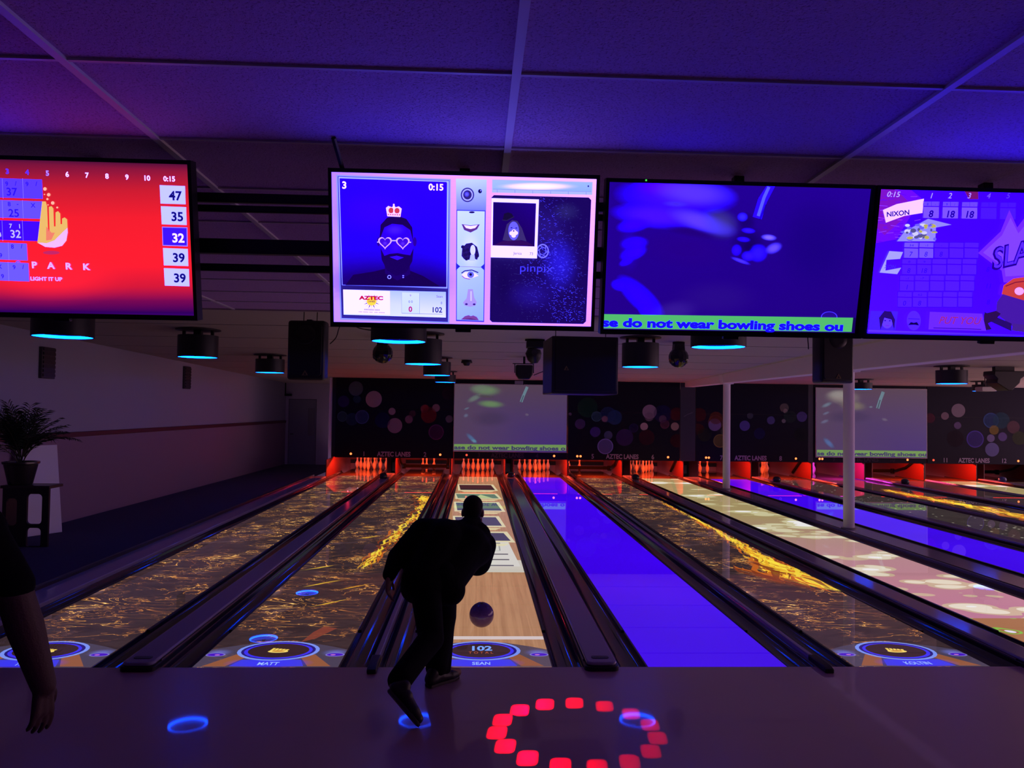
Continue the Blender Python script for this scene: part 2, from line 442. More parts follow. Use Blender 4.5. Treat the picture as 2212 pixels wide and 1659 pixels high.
# ------------------------------------------------------------------ lanes
def lane_mat(kind):  # projector light is painted in as the lane's own emission
    nm = 'lane_'+kind
    if nm in MATS: return MATS[nm]
    m = bpy.data.materials.new(nm); m.use_nodes = True; N = NT(m); MATS[nm] = m
    b = N.b; b.inputs['Roughness'].default_value = .014; b.inputs['Specular IOR Level'].default_value = .5
    b.inputs['Base Color'].default_value = (.05, .035, .028, 1)
    tc = N.n('TexCoord'); sep = N.n('SeparateXYZ'); N.put(sep.inputs[0], tc.outputs['Object'])
    X, Y = sep.outputs[0], sep.outputs[1]
    v = tc.outputs['Object']
    if kind == 'lava':
        mp = N.n('Mapping'); N.put(mp.inputs['Vector'], v); mp.inputs['Scale'].default_value = (.62, 1.25, 1)
        u = mp.outputs[0]
        w1 = N.noise(u, 1.7, 3.5, .6, 2.4); w2 = N.noise(u, 3.7, 3, .55, 3.2); w3 = N.noise(v, 1.1, 2, .5, .8); w4 = N.noise(v, 2.3, 2, .5, .4)
        def ridge(f, p):
            return N.math('POWER', N.math('SUBTRACT', 1.0, N.math('ABSOLUTE', N.math('SUBTRACT', N.math('MULTIPLY', f, 2.), 1.))), p)
        r1 = N.math('MULTIPLY', ridge(w1, 72), N.ramp(w3, [(.39, (.0, .0, .0)), (.60, (1, 1, 1))]))
        r2 = N.math('MULTIPLY', ridge(w2, 60), N.ramp(w4, [(.47, (0, 0, 0)), (.66, (.95, .95, .95))]))
        g1 = N.math('MULTIPLY', ridge(w1, 14), N.ramp(w3, [(.52, (0, 0, 0)), (.78, (.28, .28, .28))]))
        hot = N.math('ADD', N.math('ADD', r1, r2), g1, True)
        base = N.mix(N.noise(u, 4.5, 6, .65, 1.2), (.008, .005, .007), (.060, .034, .037))
        haze = N.ramp(N.noise(v, 1.3, 3, .6, 1.), [(.58, (0, 0, 0)), (.76, (.10, .055, .065))])
        col = N.mix(1.0, base, haze, 'ADD')
        lava = N.ramp(hot, [(0, (0, 0, 0)), (.18, (.06, .02, .008)), (.40, (.46, .14, .018)), (.70, (1.0, .48, .06)), (1, (1.4, 1.0, .34))])
        col = N.mix(1.0, col, lava, 'ADD')
    elif kind == 'wood':
        mp = N.n('Mapping'); N.put(mp.inputs['Vector'], v); mp.inputs['Scale'].default_value = (22, .9, 1)
        w = N.noise(mp.outputs[0], 1.6, 5, .6, .6)
        mp2 = N.n('Mapping'); N.put(mp2.inputs['Vector'], v); mp2.inputs['Scale'].default_value = (37, .25, 1)
        bd = N.n('TexVoronoi'); N.put(bd.inputs['Vector'], mp2.outputs[0]); bd.inputs['Scale'].default_value = 1.0
        col = N.mix(w, (.30, .135, .060), (.56, .29, .15))
        col = N.mix(.25, col, N.ramp(bd.outputs['Color'], [(.2, (.30, .14, .07)), (.8, (.60, .33, .18))]))
    elif kind == 'blue':
        col = N.ramp(N.noise(v, .35, 2), [(.3, (.038, 0, .70)), (.7, (.048, 0, .88))])
    elif kind in ('clouds', 'cream'):
        mp = N.n('Mapping'); N.put(mp.inputs['Vector'], v); mp.inputs['Scale'].default_value = (.62, 1.0, 1)
        big = N.noise(mp.outputs[0], 1.05, 1.5, .5, .2)
        vo = N.n('TexVoronoi', feature='SMOOTH_F1'); N.put(vo.inputs['Vector'], mp.outputs[0]); vo.inputs['Scale'].default_value = 3.4; vo.inputs['Smoothness'].default_value = .25
        puff = N.math('ADD', big, N.math('MULTIPLY', N.math('SUBTRACT', .42, vo.outputs['Distance']), .34))
        fy = N.math('MULTIPLY', N.math('SUBTRACT', Y, 1.5), 1/7., True)
        sky = N.mix(fy, (.46, .17, .28) if kind == 'clouds' else (.40, .30, .22), (.34, .26, .115))
        low = N.mix(fy, (.56, .40, .30), (.40, .33, .15)); top = N.mix(fy, (.74, .66, .56), (.56, .52, .30))
        col = N.mix(N.math('GREATER_THAN', puff, .495), sky, low)
        col = N.mix(N.math('GREATER_THAN', puff, .545), col, top)
        col = N.mix(N.math('GREATER_THAN', puff, .665), col, (.80, .78, .78))
        if kind == 'clouds':
            gr = N.n('TexVoronoi'); N.put(gr.inputs['Vector'], v); gr.inputs['Scale'].default_value = 3.2
            gcol = N.ramp(N.noise(v, 2.6, 1), [(0, (.34, .14, .06)), (.60, (.20, .46, .05)), (.645, (.34, .14, .06)), (.68, (.70, .70, .82))], 'CONSTANT')
            near = N.math('LESS_THAN', Y, 1.38)
            col = N.mix(near, col, gcol)
    elif kind == 'stars':
        vo = N.n('TexVoronoi'); N.put(vo.inputs['Vector'], v); vo.inputs['Scale'].default_value = 7.5
        dot = N.ramp(vo.outputs['Distance'], [(.0, (1, 1, 1)), (.12, (.5, .5, .5)), (.22, (0, 0, 0))])
        pick = N.ramp(vo.outputs['Color'], [(.45, (0, 0, 0)), (.6, (1, 1, 1))])
        col = N.mix(1., N.mix(N.noise(v, 2, 4), (.014, .011, .012), (.05, .038, .034)), N.mix(1., N.mix(1., dot, pick, 'MULTIPLY'), (.85, .80, .62), 'MULTIPLY'), 'ADD')
    else:
        col = N.mix(N.noise(v, 3, 4, .6, 1.), (.012, .008, .010), (.04, .026, .028))
    # the projected picture stops just before the pin deck
    lit = N.math('LESS_THAN', Y, 16.15)
    col = N.mix(lit, (0., 0., 0.), col)
    N.put(b.inputs['Emission Color'], col); b.inputs['Emission Strength'].default_value = {'blue': 1., 'wood': .92}.get(kind, 1.)
    return m

LANE_KIND = {1: 'lava', 2: 'lava', 3: 'wood', 4: 'blue', 5: 'lava', 6: 'clouds', 7: 'blue', 8: 'stars', 9: 'ember', 10: 'ember', 11: 'cream', 12: 'ember'}
LANE_LABEL = {
 1: 'leftmost bowling lane, glowing lava picture with no flame streak on it',
 2: 'bowling lane with lava picture and a thin yellow flame, left of the wood-grain lane',
 3: 'bowling lane with projected wood grain and a purple ball rolling on it',
 4: 'plain blue glowing bowling lane right of the wood-grain lane',
 5: 'bowling lane with lava picture and a large yellow flame along its right edge',
 6: 'bowling lane with projected pink sky and cream clouds',
 7: 'plain blue glowing bowling lane just right of the white columns',
 8: 'dark bowling lane sprinkled with tiny white sparkles',
 9: 'dark bowling lane with a long yellow flame, beyond the sparkling lane',
 10: 'dark unlit-looking bowling lane between the yellow flame lane and the cream lane',
 11: 'bowling lane with cream and beige clouds near the right edge of the photo',
 12: 'rightmost dark bowling lane, under the 12 on the masking panel'}
M_hud = attr_mat('projected_picture', 1.0, rough=.014, base=(.05, .035, .028))  # projector light painted as emissive layers on the lane
lanes = {}
for n in range(1, 13):
    t = thing('bowling_lane', LANE_LABEL[n], 'bowling lane', (CX[n], 0, 0), group='bowling lanes')
    lanes[n] = t
    G().box(-LW/2, LW/2, 0.002, 19.1, -.14, 0).put('lane_surface', lane_mat(LANE_KIND[n]), t)
    for s in (-1, 1):
        a = s*LW/2
        tr = [(a+s*(.012+.105-.105*math.cos(math.pi*k/10)), -.022-.062*math.sin(math.pi*k/10)) for k in range(11)]
        prof = [(a, -.004), (a+s*.012, -.006)]+tr+[(a+s*.234, -.006), (a+s*.234, -.14), (a, -.14)]
        G().prism(prof, .002, 18.0, smooth=True).put('gutter', M_gutter, t)
        if n <= 7:
            G().box(a+s*.004, a+s*.034, .95, 16.2, -.02, .006).put('bumper_rail', M_trimdark, t, bevel=.004)

def hud(n, top, sub, name, col_top=(90, 150, 250)):
    p = Pic(LW, 16.2, [(-LW/2, 16.2), (LW/2, 16.2), (LW/2, 0), (-LW/2, 0)], flat=True, eps=.00012)
    p.poly([(-.527, .003), (.527, .003), (.527, .42), (.40, .50), (.2, .60), (-.2, .60), (-.40, .50), (-.527, .42)], (70, 62, 84), .93)
    for s in (-1, 1):
        p.poly([(s*.20, .24), (s*.30, .30), (s*.47, .02), (s*.30, .02)], (150, 88, 52), .85)
        p.blob(s*.45, .34, .12, .1, (110, 120, 220), .6)
        p.ell(s*.455, .29, .075, .045, (120, 110, 200)); p.ell(s*.455, .29, .062, .034, (70, 20, 190)); p.ell(s*.44, .285, .02, .012, (200, 120, 200))
    p.blob(0, .09, .34, .14, (45, 10, 235), 1, core=.5)
    p.poly([(-.27, .02), (.27, .02), (.22, .17), (-.22, .17)], (60, 60, 235), .8)
    p.ell(0, .39, .315, .245, (120, 145, 240)); p.ell(0, .39, .285, .218, (35, 25, 120)); p.ell(0, .385, .262, .198, (60, 50, 240)); p.ell(0, .39, .235, .175, (52, 32, 38))
    p.text(name, 0, .045, .065, (150, 180, 255), align='c', bold=.02, sx=.62)
    if top: p.text(top, 0, .39, .11, (120, 165, 250), align='c', bold=.035, sx=.75)
    if sub: p.text('T O T A L', 0, .31, .05, (170, 80, 50), align='c', bold=.01, sx=.62)
    if not top:
        for k in range(5):
            p.line([(-.06+.028*k, .375), (-.045+.028*k, .45-.008*k)], .022, (240, 205, 90))
        p.ell(.0, .365, .078, .032, (245, 215, 110)); p.ell(.0, .372, .05, .016, (190, 120, 40))
    return p
# per-lane moving pictures
def flame(p, path, seed, wid, rich):
    rnd = random.Random(seed)
    for k in range(rich):
        t = rnd.random(); i = min(int(t*(len(path)-1)), len(path)-2); f = t*(len(path)-1)-i
        x = path[i][0]*(1-f)+path[i+1][0]*f; y = path[i][1]*(1-f)+path[i+1][1]*f; w = wid[i]*(1-f)+wid[i+1]*f
        dx, dy = path[i+1][0]-path[i][0], path[i+1][1]-path[i][1]; L = math.hypot(dx, dy)
        off = rnd.gauss(0, .42)*w; ln = (.25+.6*rnd.random())*(.5+w*2.2); th = w*(.08+.2*rnd.random())
        hot = max(0, 1-abs(off)/w)*rnd.random()
        c = (235, 205, 60) if hot > .45 else ((225, 165, 40) if hot > .25 else ((190, 95, 30) if hot > .1 else (120, 52, 26)))
        pts = []; m_ = 7
        ph = rnd.random()*6
        ctr = []
        for j in range(m_):
            u = j/(m_-1)-.5; ctr.append((x+off+dx/L*ln*u+.16*w*math.sin(ph+u*7), y+dy/L*ln*u))
        lft = [(cx-th*math.cos(math.pi*(j/(m_-1)-.5))*.5, cy) for j, (cx, cy) in enumerate(ctr)]
        rgt = [(cx+th*math.cos(math.pi*(j/(m_-1)-.5))*.5, cy) for j, (cx, cy) in enumerate(ctr)]
        pts = lft+rgt[::-1]
        q = [(max(-.525, min(.525, a)), max(.02, min(16.1, b))) for a, b in pts]
        p.poly(q, c, .9)
def lanepic(): return Pic(LW, 16.2, [(-LW/2, 16.2), (LW/2, 16.2), (LW/2, 0), (-LW/2, 0)], flat=True, eps=.00003)
for n, path, wid, rich, sd in ((2, [(.20, 3.6), (.25, 4.6), (.34, 6), (.44, 8), (.52, 10.2), (.42, 11.2)], [.10, .14, .16, .16, .2, .34], 190, 3),
                               (5, [(.46, 2.95), (.32, 3.4), (.36, 4.2), (.48, 6.4), (.52, 8.5), (.52, 10.6)], [.46, .42, .24, .13, .1, .1], 360, 5),
                               (9, [(.1, 2.5), (.0, 5), (-.05, 8), (-.1, 11), (-.2, 13.5)], [.4, .42, .4, .34, .2], 330, 9)):
    p = lanepic(); flame(p, path, sd, wid, rich); p.put('projected_flame', M_hud, lanes[n], (-LW/2, 0, .0003))
    if n == 2:
        p = lanepic()
        for x, y in ((-.12, 2.75), (-.3, 3.6), (.25, 2.6), (.13, 1.9), (-.1, 9), (.0, 5.8)):
            flame(p, [(x-.05, y-.05), (x+.05, y+.05)], int(x*100+y*10)+90, [.05, .05], 9)
        p.put('projected_sparks', M_hud, lanes[n], (-LW/2, 0, .0003))
        p = lanepic(); p.poly([(.12, .62), (.22, .72), (.34, 1.02), (.22, 1.08), (.16, .9)], (130, 60, 45), .8); p.put('projected_ember', M_hud, lanes[n], (-LW/2, 0, .0003))
hud(1, None, None, 'TIM').put('projected_emblem', M_hud, lanes[1], (-LW/2, 0, .0012))
hud(2, None, None, 'MATT').put('projected_emblem', M_hud, lanes[2], (-LW/2, 0, .0012))
hud(3, '102', True, 'SEAN').put('projected_emblem', M_hud, lanes[3], (-LW/2, 0, .0012))
hud(5, None, None, 'KOLTIN').put('projected_emblem', M_hud, lanes[5], (-LW/2, 0, .0012))
# lane 3: white band, score page and a row of outlined slabs lying along the lane
p = lanepic()
p.rect(-.527, .695, .527, .785, (205, 190, 190)); p.put('projected_band', M_hud, lanes[3], (-LW/2, 0, .0005)); p = lanepic()
p.rect(-.527, 3.36, .527, 4.10, (196, 190, 178)); p.poly([(-.45, 3.7), (.50, 3.7), (.42, 5.45), (-.45, 5.45)], (206, 203, 196))
for y0 in (4.13, 4.5):
    p.rect(-.4, y0-.035, .38, y0+.035, (78, 74, 80))
p.rect(-.46, 3.72, .42, 3.79, (96, 92, 104)); p.frame(-.3, 4.75, .28, 5.25, .02, (150, 150, 150)); p.rect(-.1, 4.95, .2, 5.02, (150, 130, 70)); p.rect(-.2, 5.3, .3, 5.36, (70, 70, 80))
for y0, y1, x0, x1, c in ((5.55, 6.25, -.46, .46, (62, 58, 84)), (7.0, 8.0, -.36, .38, (66, 62, 86)), (8.9, 10.1, -.4, .44, (66, 70, 92)), (10.9, 11.7, -.44, .44, (96, 120, 104)), (12.6, 13.8, -.42, .40, (40, 34, 40))):
    p.poly([(x0-.05, y0-.14), (x1+.06, y0-.14), (x1-.02, y1+.14), (x0-.1, y1+.14)], (210, 200, 160))
    p.poly([(x0, y0), (x1, y0), (x1-.08, y1), (x0-.06, y1)], c)
    p.poly([(x0+.1, y0-.45), (x1-.12, y0-.45), (x1-.02, y0-.24), (x0+.02, y0-.24)], (205, 198, 150), .75)
p.poly([(-.1, 10.95), (.3, 10.95), (.05, 11.6)], (180, 195, 140))
p.put('projected_lettering', M_hud, lanes[3], (-LW/2, 0, .0005))

# ------------------------------------------------------------------ dividers between the lanes
def rounded_nose(w, y0, y1, r, n=6):
    out = [(-w/2, y1)]
    for k in range(n+1):
        t = R(180+90*k/n); out.append((-w/2+r+r*math.cos(t), y0+r+r*math.sin(t)))
    for k in range(n+1):
        t = R(270+90*k/n); out.append((w/2-r+r*math.cos(t), y0+r+r*math.sin(t)))
    return out+[(w/2, y1)]
BETW = {1: ('wide', 'between the leftmost lava lane and the thin-flame lava lane'), 2: ('narrow', 'between the thin-flame lava lane and the wood-grain lane'),
        3: ('wide', 'between the wood-grain lane and the blue lane beside it'), 4: ('narrow', 'between the left blue lane and the large-flame lava lane'),
        5: ('wide', 'between the large-flame lava lane and the pink cloud lane'), 6: ('column', 'carrying the two white columns'),
        7: ('wide', 'between the right blue lane and the sparkling lane'), 8: ('narrow', 'between the sparkling lane and the dark yellow-flame lane'),
        9: ('wide', 'right of the dark yellow-flame lane'), 10: ('narrow', 'left of the cream cloud lane'), 11: ('wide', 'right of the cream cloud lane')}
for n, (kind, where) in BETW.items():
    x = (CX[n]+CX[n+1])/2
    if kind == 'wide':
        t = thing('ball_return_cover', 'wide rounded ball return cover '+where, 'lane divider', (x, 0, 0), group='wide covers between lane pairs')
        G().prism(rounded_nose(.255, -.10, 16.4, .05), -.13, .034, axis='z').put('base', M_trimdark, t, bevel=.006)
        G().prism(rounded_nose(.225, -.085, 16.4, .05), .034, .062, axis='z').put('hood', M_cap, t, bevel=.012, seg=3)
        G().prism(rrect(.13, .055, .02, cx=0., cy=.03), .062, .066, axis='z').put('inset_plate', M_trimdark, t)
        G().tube([(-.122, .05, .038), (-.122, 16.35, .038)], .006).put('edge_trim', mat('edge_trim', (.18, .12, .16), .2), t)
        G().tube([(.122, .05, .038), (.122, 16.35, .038)], .006).put('edge_trim', MATS['edge_trim'], t)
    elif kind == 'narrow':
        t = thing('lane_divider', 'narrow raised lane divider '+where, 'lane divider', (x, 0, 0), group='narrow dividers within lane pairs')
        G().prism([(-.028, -.13), (.028, -.13), (.028, .012), (.018, .034), (-.018, .034), (-.028, .012)], 0, 16.4).put('rail', M_cap, t, bevel=.004)
        G().prism([(-.15, 0.0), (-.15, .03), (-.10, .045), (.16, .045), (.16, 0.0)], -.034, .034, axis='x').put('end_cap', M_rubber, t, bevel=.008)
    else:
        w = GC-.47
        t = thing('lane_divider', 'broad flat lane divider '+where, 'lane divider', (x, 0, 0), group='broad dividers')
        G().box(-w/2, w/2, -.05, 16.4, -.13, .035).put('rail', M_cap, t, bevel=.008)
        for s in (-1, 1): G().tube([(s*(w/2-.012), .05, .036), (s*(w/2-.012), 16.35, .036)], .008).put('edge_trim', M_trimdark, t)
xl = CX[1]-LW/2-.235
t = thing('lane_divider', 'dark kerb along the carpet left of the leftmost lava lane', 'lane divider', (xl, 0, 0))
G().box(-.34, 0, -.05, 15.55, -.13, .035).put('rail', M_cap, t, bevel=.01)
G().box(-.36, -.31, -.05, 15.55, -.13, .075).put('kerb', M_trimdark, t, bevel=.01)

# ------------------------------------------------------------------ pin decks
M_kick = mat('kickback_panel', (.10, .012, .014), .35)
M_curt = mat('pit_curtain', (.075, .012, .014), .8)
M_deckdark = mat('pinsetter_black', (.003, .003, .004), .7, spec=.08)
def strip_mat(color, s):
    return mat('light_strip_%d' % int(color[2]*100), (.1, .1, .1), .5, emit=color, strength=s)
DECK = {1: 'behind the leftmost lava lane', 2: 'behind the thin-flame lava lane, black sweep bar lowered', 3: 'behind the wood-grain lane', 4: 'behind the left blue lane',
        5: 'behind the large-flame lava lane, sweep bar lowered', 6: 'behind the pink cloud lane', 7: 'behind the right blue lane', 8: 'behind the sparkling lane',
        9: 'lit magenta', 10: 'right of the magenta one, sweep bar lowered', 11: 'behind the cream cloud lane', 12: 'at the far right under the 12, sweep bar lowered'}
SWEEP = (2, 5, 10, 12)
ARMS = (8, 6)
for n in range(1, 13):
    mag = n == 9
    t = thing('pin_deck', 'red-lit pin deck '+DECK[n] if not mag else 'magenta-lit pin deck compartment, the only one not red', 'pin deck', (CX[n], 0, 0), group='pin deck compartments')
    hw = LW/2+.236
    for s in (-1, 1):
        G().box(min(s*hw, s*(hw+.024)), max(s*hw, s*(hw+.024)), YM+.05, 19.95, -.3, .66).put('side_wall', M_kick, t, bevel=.003)
    if n == 1: G().box(-hw-.024, -hw, YM-.8, YM+.049, -.13, .475).put('end_light_stop', M_kick, t, bevel=.004)  # box added at the lane end to keep pin light off the wall
    G().box(-hw, hw, 19.7, 19.75, -.3, .7).put('back_curtain', M_curt, t)
    G().box(-hw, hw, 19.66, 19.7, .10, .22).put('cushion_bar', M_deckdark, t)
    sc = (1., .02, .015) if not mag else (1., .02, .95)
    G().tube([(-.5, YM+.060, .4955), (.5, YM+.060, .4955)], .008).put('light_strip', strip_mat(sc, 4.0), t)
    if n in SWEEP:
        sw = G().box(-hw+.05, hw-.05, 17.98, 18.02, .10, .20).put('sweep_bar', M_deckdark, t, bevel=.008)
        for s in (-1, 1):
            G().tube([(s*(hw-.09), 18.0, .13), (s*(hw-.07), 17.3, .30), (s*(hw-.06), 16.7, .60)], .035, 6).put('sweep_arm', M_deckdark, sw)
            G().box(s*(hw-.10)-.05, s*(hw-.10)+.05, 17.94, 18.03, .07, .22).put('sweep_end', M_deckdark, sw, bevel=.01)
    if n in ARMS:
        for s in (-1, 1):
            G().tube([(s*(hw-.07), 17.6, .10), (s*(hw-.06), 17.1, .45), (s*(hw-.06), 16.9, .60)], .04, 6).put('sweep_arm', M_deckdark, t)
    col = (1., .07, .016) if not mag else (1., .05, .80)
    if n < 12:
        for k, sx in enumerate((-.11, .11)):
            lamp('pin_deck_light', 'SPOT', (CX[n]+sx, YM+.10, .47), 120 if n < 7 else 100, col, 0.0, (R(14), 0, 0), spot=R(179), blend=.04)
        if n == 1: lamp('pin_deck_light', 'SPOT', (CX[n]-.3, YM-.02, .47), 9, (1., .02, .05), 0.0, (R(-66), 0, 0), spot=R(150), blend=.8)  # added forward-facing lamp that reddens the left wall
for n in range(0, 13):                      # closed fronts between the compartments
    if n == 0: continue
    elif n == 12: x0, x1 = CX[12]+LW/2+.262, XR+.6
    else: x0, x1 = CX[n]+LW/2+.262, CX[n+1]-LW/2-.262
    if x1-x0 < .03: continue
    lab = 'black panel at pin decks, '+(BETW[n][1] if n in BETW else ('left of the leftmost pin deck' if n == 0 else 'right of the last pin deck'))
    t = thing('division_panel', lab, 'pin deck panel', ((x0+x1)/2, 17.4, 0), group='black panels between pin decks')
    w = (x1-x0)/2-.002
    G().box(-w, w, 0, .05, -.13, .62).put('panel', M_deckdark, t, bevel=.004)
    G().box(-w*.7, w*.7, -.012, 0, .05, .30).put('hatch', M_black, t, bevel=.004)

# pins
PIN = [(1.0155, 0), (1.1, .06), (1.414, .75), (1.953, 2.25), (2.255, 3.375), (2.383, 4.5), (2.281, 5.875), (1.851, 7.25), (1.236, 8.625), (.982, 9.375), (.898, 10),
       (.935, 10.875), (1.047, 11.75), (1.203, 12.625), (1.273, 13.5), (1.15, 14.2), (.72, 14.8), (.3, 14.97), (0, 15)]
g = G(); g.lathe([(r*.0254, h*.0254) for r, h in PIN], 20)
ME_PIN = g.mesh('bowling_pin', mat('pin_white', (.80, .76, .72), .22), sharp=70)
S = .3048; H = .264
SPOT = {1: (0, 0), 2: (-S/2, H), 3: (S/2, H), 4: (-S, 2*H), 5: (0, 2*H), 6: (S, 2*H), 7: (-1.5*S, 3*H), 8: (-S/2, 3*H), 9: (S/2, 3*H), 10: (1.5*S, 3*H)}
WHERE = {1: 'the head pin in front', 2: 'left pin of the second row', 3: 'right pin of the second row', 4: 'left pin of the third row', 5: 'middle pin of the third row', 6: 'right pin of the third row',
         7: 'leftmost pin of the back row', 8: 'inner left pin of the back row', 9: 'inner right pin of the back row', 10: 'rightmost pin of the back row'}
PLANE = {1: 'leftmost lane', 2: 'thin-flame lane', 3: 'wood-grain lane', 4: 'left blue lane', 5: 'large-flame lava lane', 6: 'pink cloud lane', 7: 'right blue lane', 8: 'sparkling lane', 9: 'magenta deck', 11: 'cream cloud lane'}
STAND = {1: range(1, 11), 2: (1, 2, 3), 3: range(1, 11), 4: range(1, 11), 5: (2, 7), 6: range(1, 11), 7: (2, 3), 8: (1, 3, 5, 6, 9, 10), 9: (1, 2, 3, 4, 5, 6), 11: (2, 3)}
SHIFT = {(2, 3): (.06, 0), (2, 2): (.02, 0), (5, 2): (-.03, 0), (7, 2): (.04, 0), (7, 3): (-.03, 0), (11, 2): (.06, 0), (11, 3): (.1, .05)}
for n, ids in STAND.items():
    for k in ids:
        dx, dy = SPOT[k]; sx, sy = SHIFT.get((n, k), (0, 0))
        lit = 'magenta-lit' if n == 9 else 'red-lit'
        o = put('bowling_pin', ME_PIN, None, (CX[n]+dx+sx, 18.288+dy+sy, 0.0003), (0, 0, random.random()*6))
        tag(o, lit+' white bowling pin, '+WHERE[k]+' on the '+PLANE[n], 'bowling pin', 'bowling pins on the '+PLANE[n])

# scoring camera pods near the end of the wide covers
for n, y, lab in ((1, 14.65, 'left of the thin-flame lava lane'), (3, 15.4, 'between the wood-grain lane and blue lane'), (5, 15.1, 'in front of the pink cloud lane pins'),
                  (7, 14.8, 'right of the right blue lane'), (9, 14.5, 'right of the yellow-flame lane'), (11, 15.5, 'glossy blue, near the right edge')):
    x = (CX[n]+CX[n+1])/2
    t = thing('scoring_camera', 'dark rounded camera pod on the wide cover '+lab, 'camera pod', (x, y, .0663), group='camera pods on the lane covers')
    mm = mat('pod_blue', (.02, .03, .16), .12) if n == 11 else mat('pod_dark', (.012, .012, .02), .3)
    g = G(); g.lathe([(.085, 0), (.10, .015), (.108, .05), (.10, .09), (.075, .12), (.035, .137), (0, .14)], 20); g.put('body', mm, t)
    G().lathe([(.022, -.012), (.022, .0), (.016, .006), (0, .006)], 14, axis='y').put('lens', M_black, t, (0, -.105, .06), (0, 0, math.pi))
# ------------------------------------------------------------------ masking panels above the pins
M_maskblack = mat('mask_panel_black', (.006, .005, .016), .5, spec=.12)
M_print = print_mat('printed_bokeh', .6)
M_dot = mat('red_indicator', (.3, .02, .01), .4, emit=(1., .20, .05), strength=2.6)
M_dot2 = mat('dim_red_indicator', (.3, .02, .01), .4, emit=(1., .10, .05), strength=1.1)
CR7 = lambda x, y: (720+x/4.254, 810+y/4.254)
CR8 = lambda x, y: (1220+x/4.096, 810+y/4.096)
CR6 = lambda x, y: (1560+x/3.317, 680+y/3.317)
W_, P_, B_, T_ = (178, 150, 172), (110, 72, 150), (70, 78, 150), (70, 110, 130)
BOK = {
 '12': [CR7, (200, 135, 66, (96, 108, 128), .75), (365, 230, 74, (172, 148, 166), .95), (90, 250, 52, (62, 44, 130), .6), (212, 230, 36, (52, 82, 110), .6), (82, 385, 46, T_, .35, 1), (170, 410, 56, (50, 78, 120), .5),
        (262, 390, 62, (60, 78, 140), .6, 1), (534, 340, 32, W_, .85), (562, 468, 68, (158, 132, 158), .9), (690, 412, 36, (150, 110, 140), .75), (722, 360, 30, (120, 62, 90), .5), (833, 318, 38, (150, 88, 98), .75), (842, 310, 28, (150, 50, 62), .8),
        (937, 310, 35, (160, 125, 135), .85), (872, 375, 72, (130, 32, 48), .6), (942, 528, 70, (84, 30, 92), .65, 1), (1060, 410, 34, (124, 112, 134), .7), (450, 420, 70, (30, 26, 110), .5), (1050, 180, 60, (60, 22, 50), .4)],
 '34': [CR7, (1150, 640, 30, (40, 36, 70), .4)],
 '56': [CR8, (195, 280, 90, (34, 80, 56), .6), (275, 362, 46, T_, .5, 1), (375, 345, 70, (44, 66, 120), .6), (435, 370, 66, (46, 76, 140), .65), (348, 384, 28, (160, 120, 150), .7), (130, 428, 46, (100, 76, 130), .75), (265, 500, 46, (84, 66, 160), .8),
        (380, 530, 38, (94, 100, 150), .8), (525, 550, 76, (74, 48, 120), .7), (605, 465, 40, (50, 36, 100), .5, 1), (355, 630, 70, (98, 100, 170), .9, 1), (745, 320, 64, (164, 140, 168), .9), (740, 365, 40, (150, 128, 160), .5), (697, 452, 34, (186, 164, 176), .95), (862, 385, 34, (170, 130, 142), .75),
        (880, 432, 40, (110, 62, 84), .6, 1), (970, 452, 36, (180, 160, 150), .8), (720, 550, 70, (74, 26, 46), .5), (985, 340, 60, (100, 28, 34), .5), (990, 580, 60, (74, 20, 30), .5), (860, 340, 80, (40, 30, 110), .4), (40, 340, 14, (150, 130, 150), .6)],
 '78': [CR8, (1190, 350, 60, (100, 30, 30), .45), (1333, 420, 68, (110, 70, 60), .55, 1), (1325, 440, 56, (136, 126, 170), .85), (1335, 380, 56, (130, 66, 40), .55), (1180, 480, 50, (110, 50, 40), .5), (1235, 530, 60, (50, 62, 42), .5), (1372, 585, 60, (118, 112, 56), .8, 1), (1410, 500, 34, (90, 110, 80), .5),
        (1590, 450, 46, (104, 98, 180), .85), (1638, 362, 28, (84, 100, 104), .6), (1822, 402, 36, (110, 110, 170), .7), (1940, 290, 40, (132, 126, 112), .7), (1950, 318, 20, (170, 164, 150), .7), (1990, 370, 56, (52, 78, 70), .5), (2096, 370, 46, (104, 96, 160), .8), (1935, 408, 18, (150, 150, 150), .8), (1720, 520, 50, (44, 40, 110), .5), (2090, 530, 60, (40, 52, 44), .4)],
 '1112': [CR6, (1695, 695, 50, (150, 136, 150), .85), (1598, 735, 28, (150, 128, 140), .8), (1688, 805, 26, (120, 104, 150), .75), (1490, 750, 36, (110, 50, 70), .6), (1930, 770, 56, (56, 84, 140), .5, 1), (2005, 770, 60, (50, 90, 110), .45), (1812, 905, 62, (72, 60, 140), .75, 1),
          (1950, 840, 34, (140, 120, 60), .7), (1925, 900, 28, (130, 120, 170), .8), (2010, 890, 32, (110, 96, 160), .7), (1932, 982, 50, (112, 112, 170), .85), (2090, 820, 46, (110, 80, 90), .6), (2130, 900, 50, (70, 80, 50), .5), (1670, 900, 60, (50, 30, 44), .4)]}
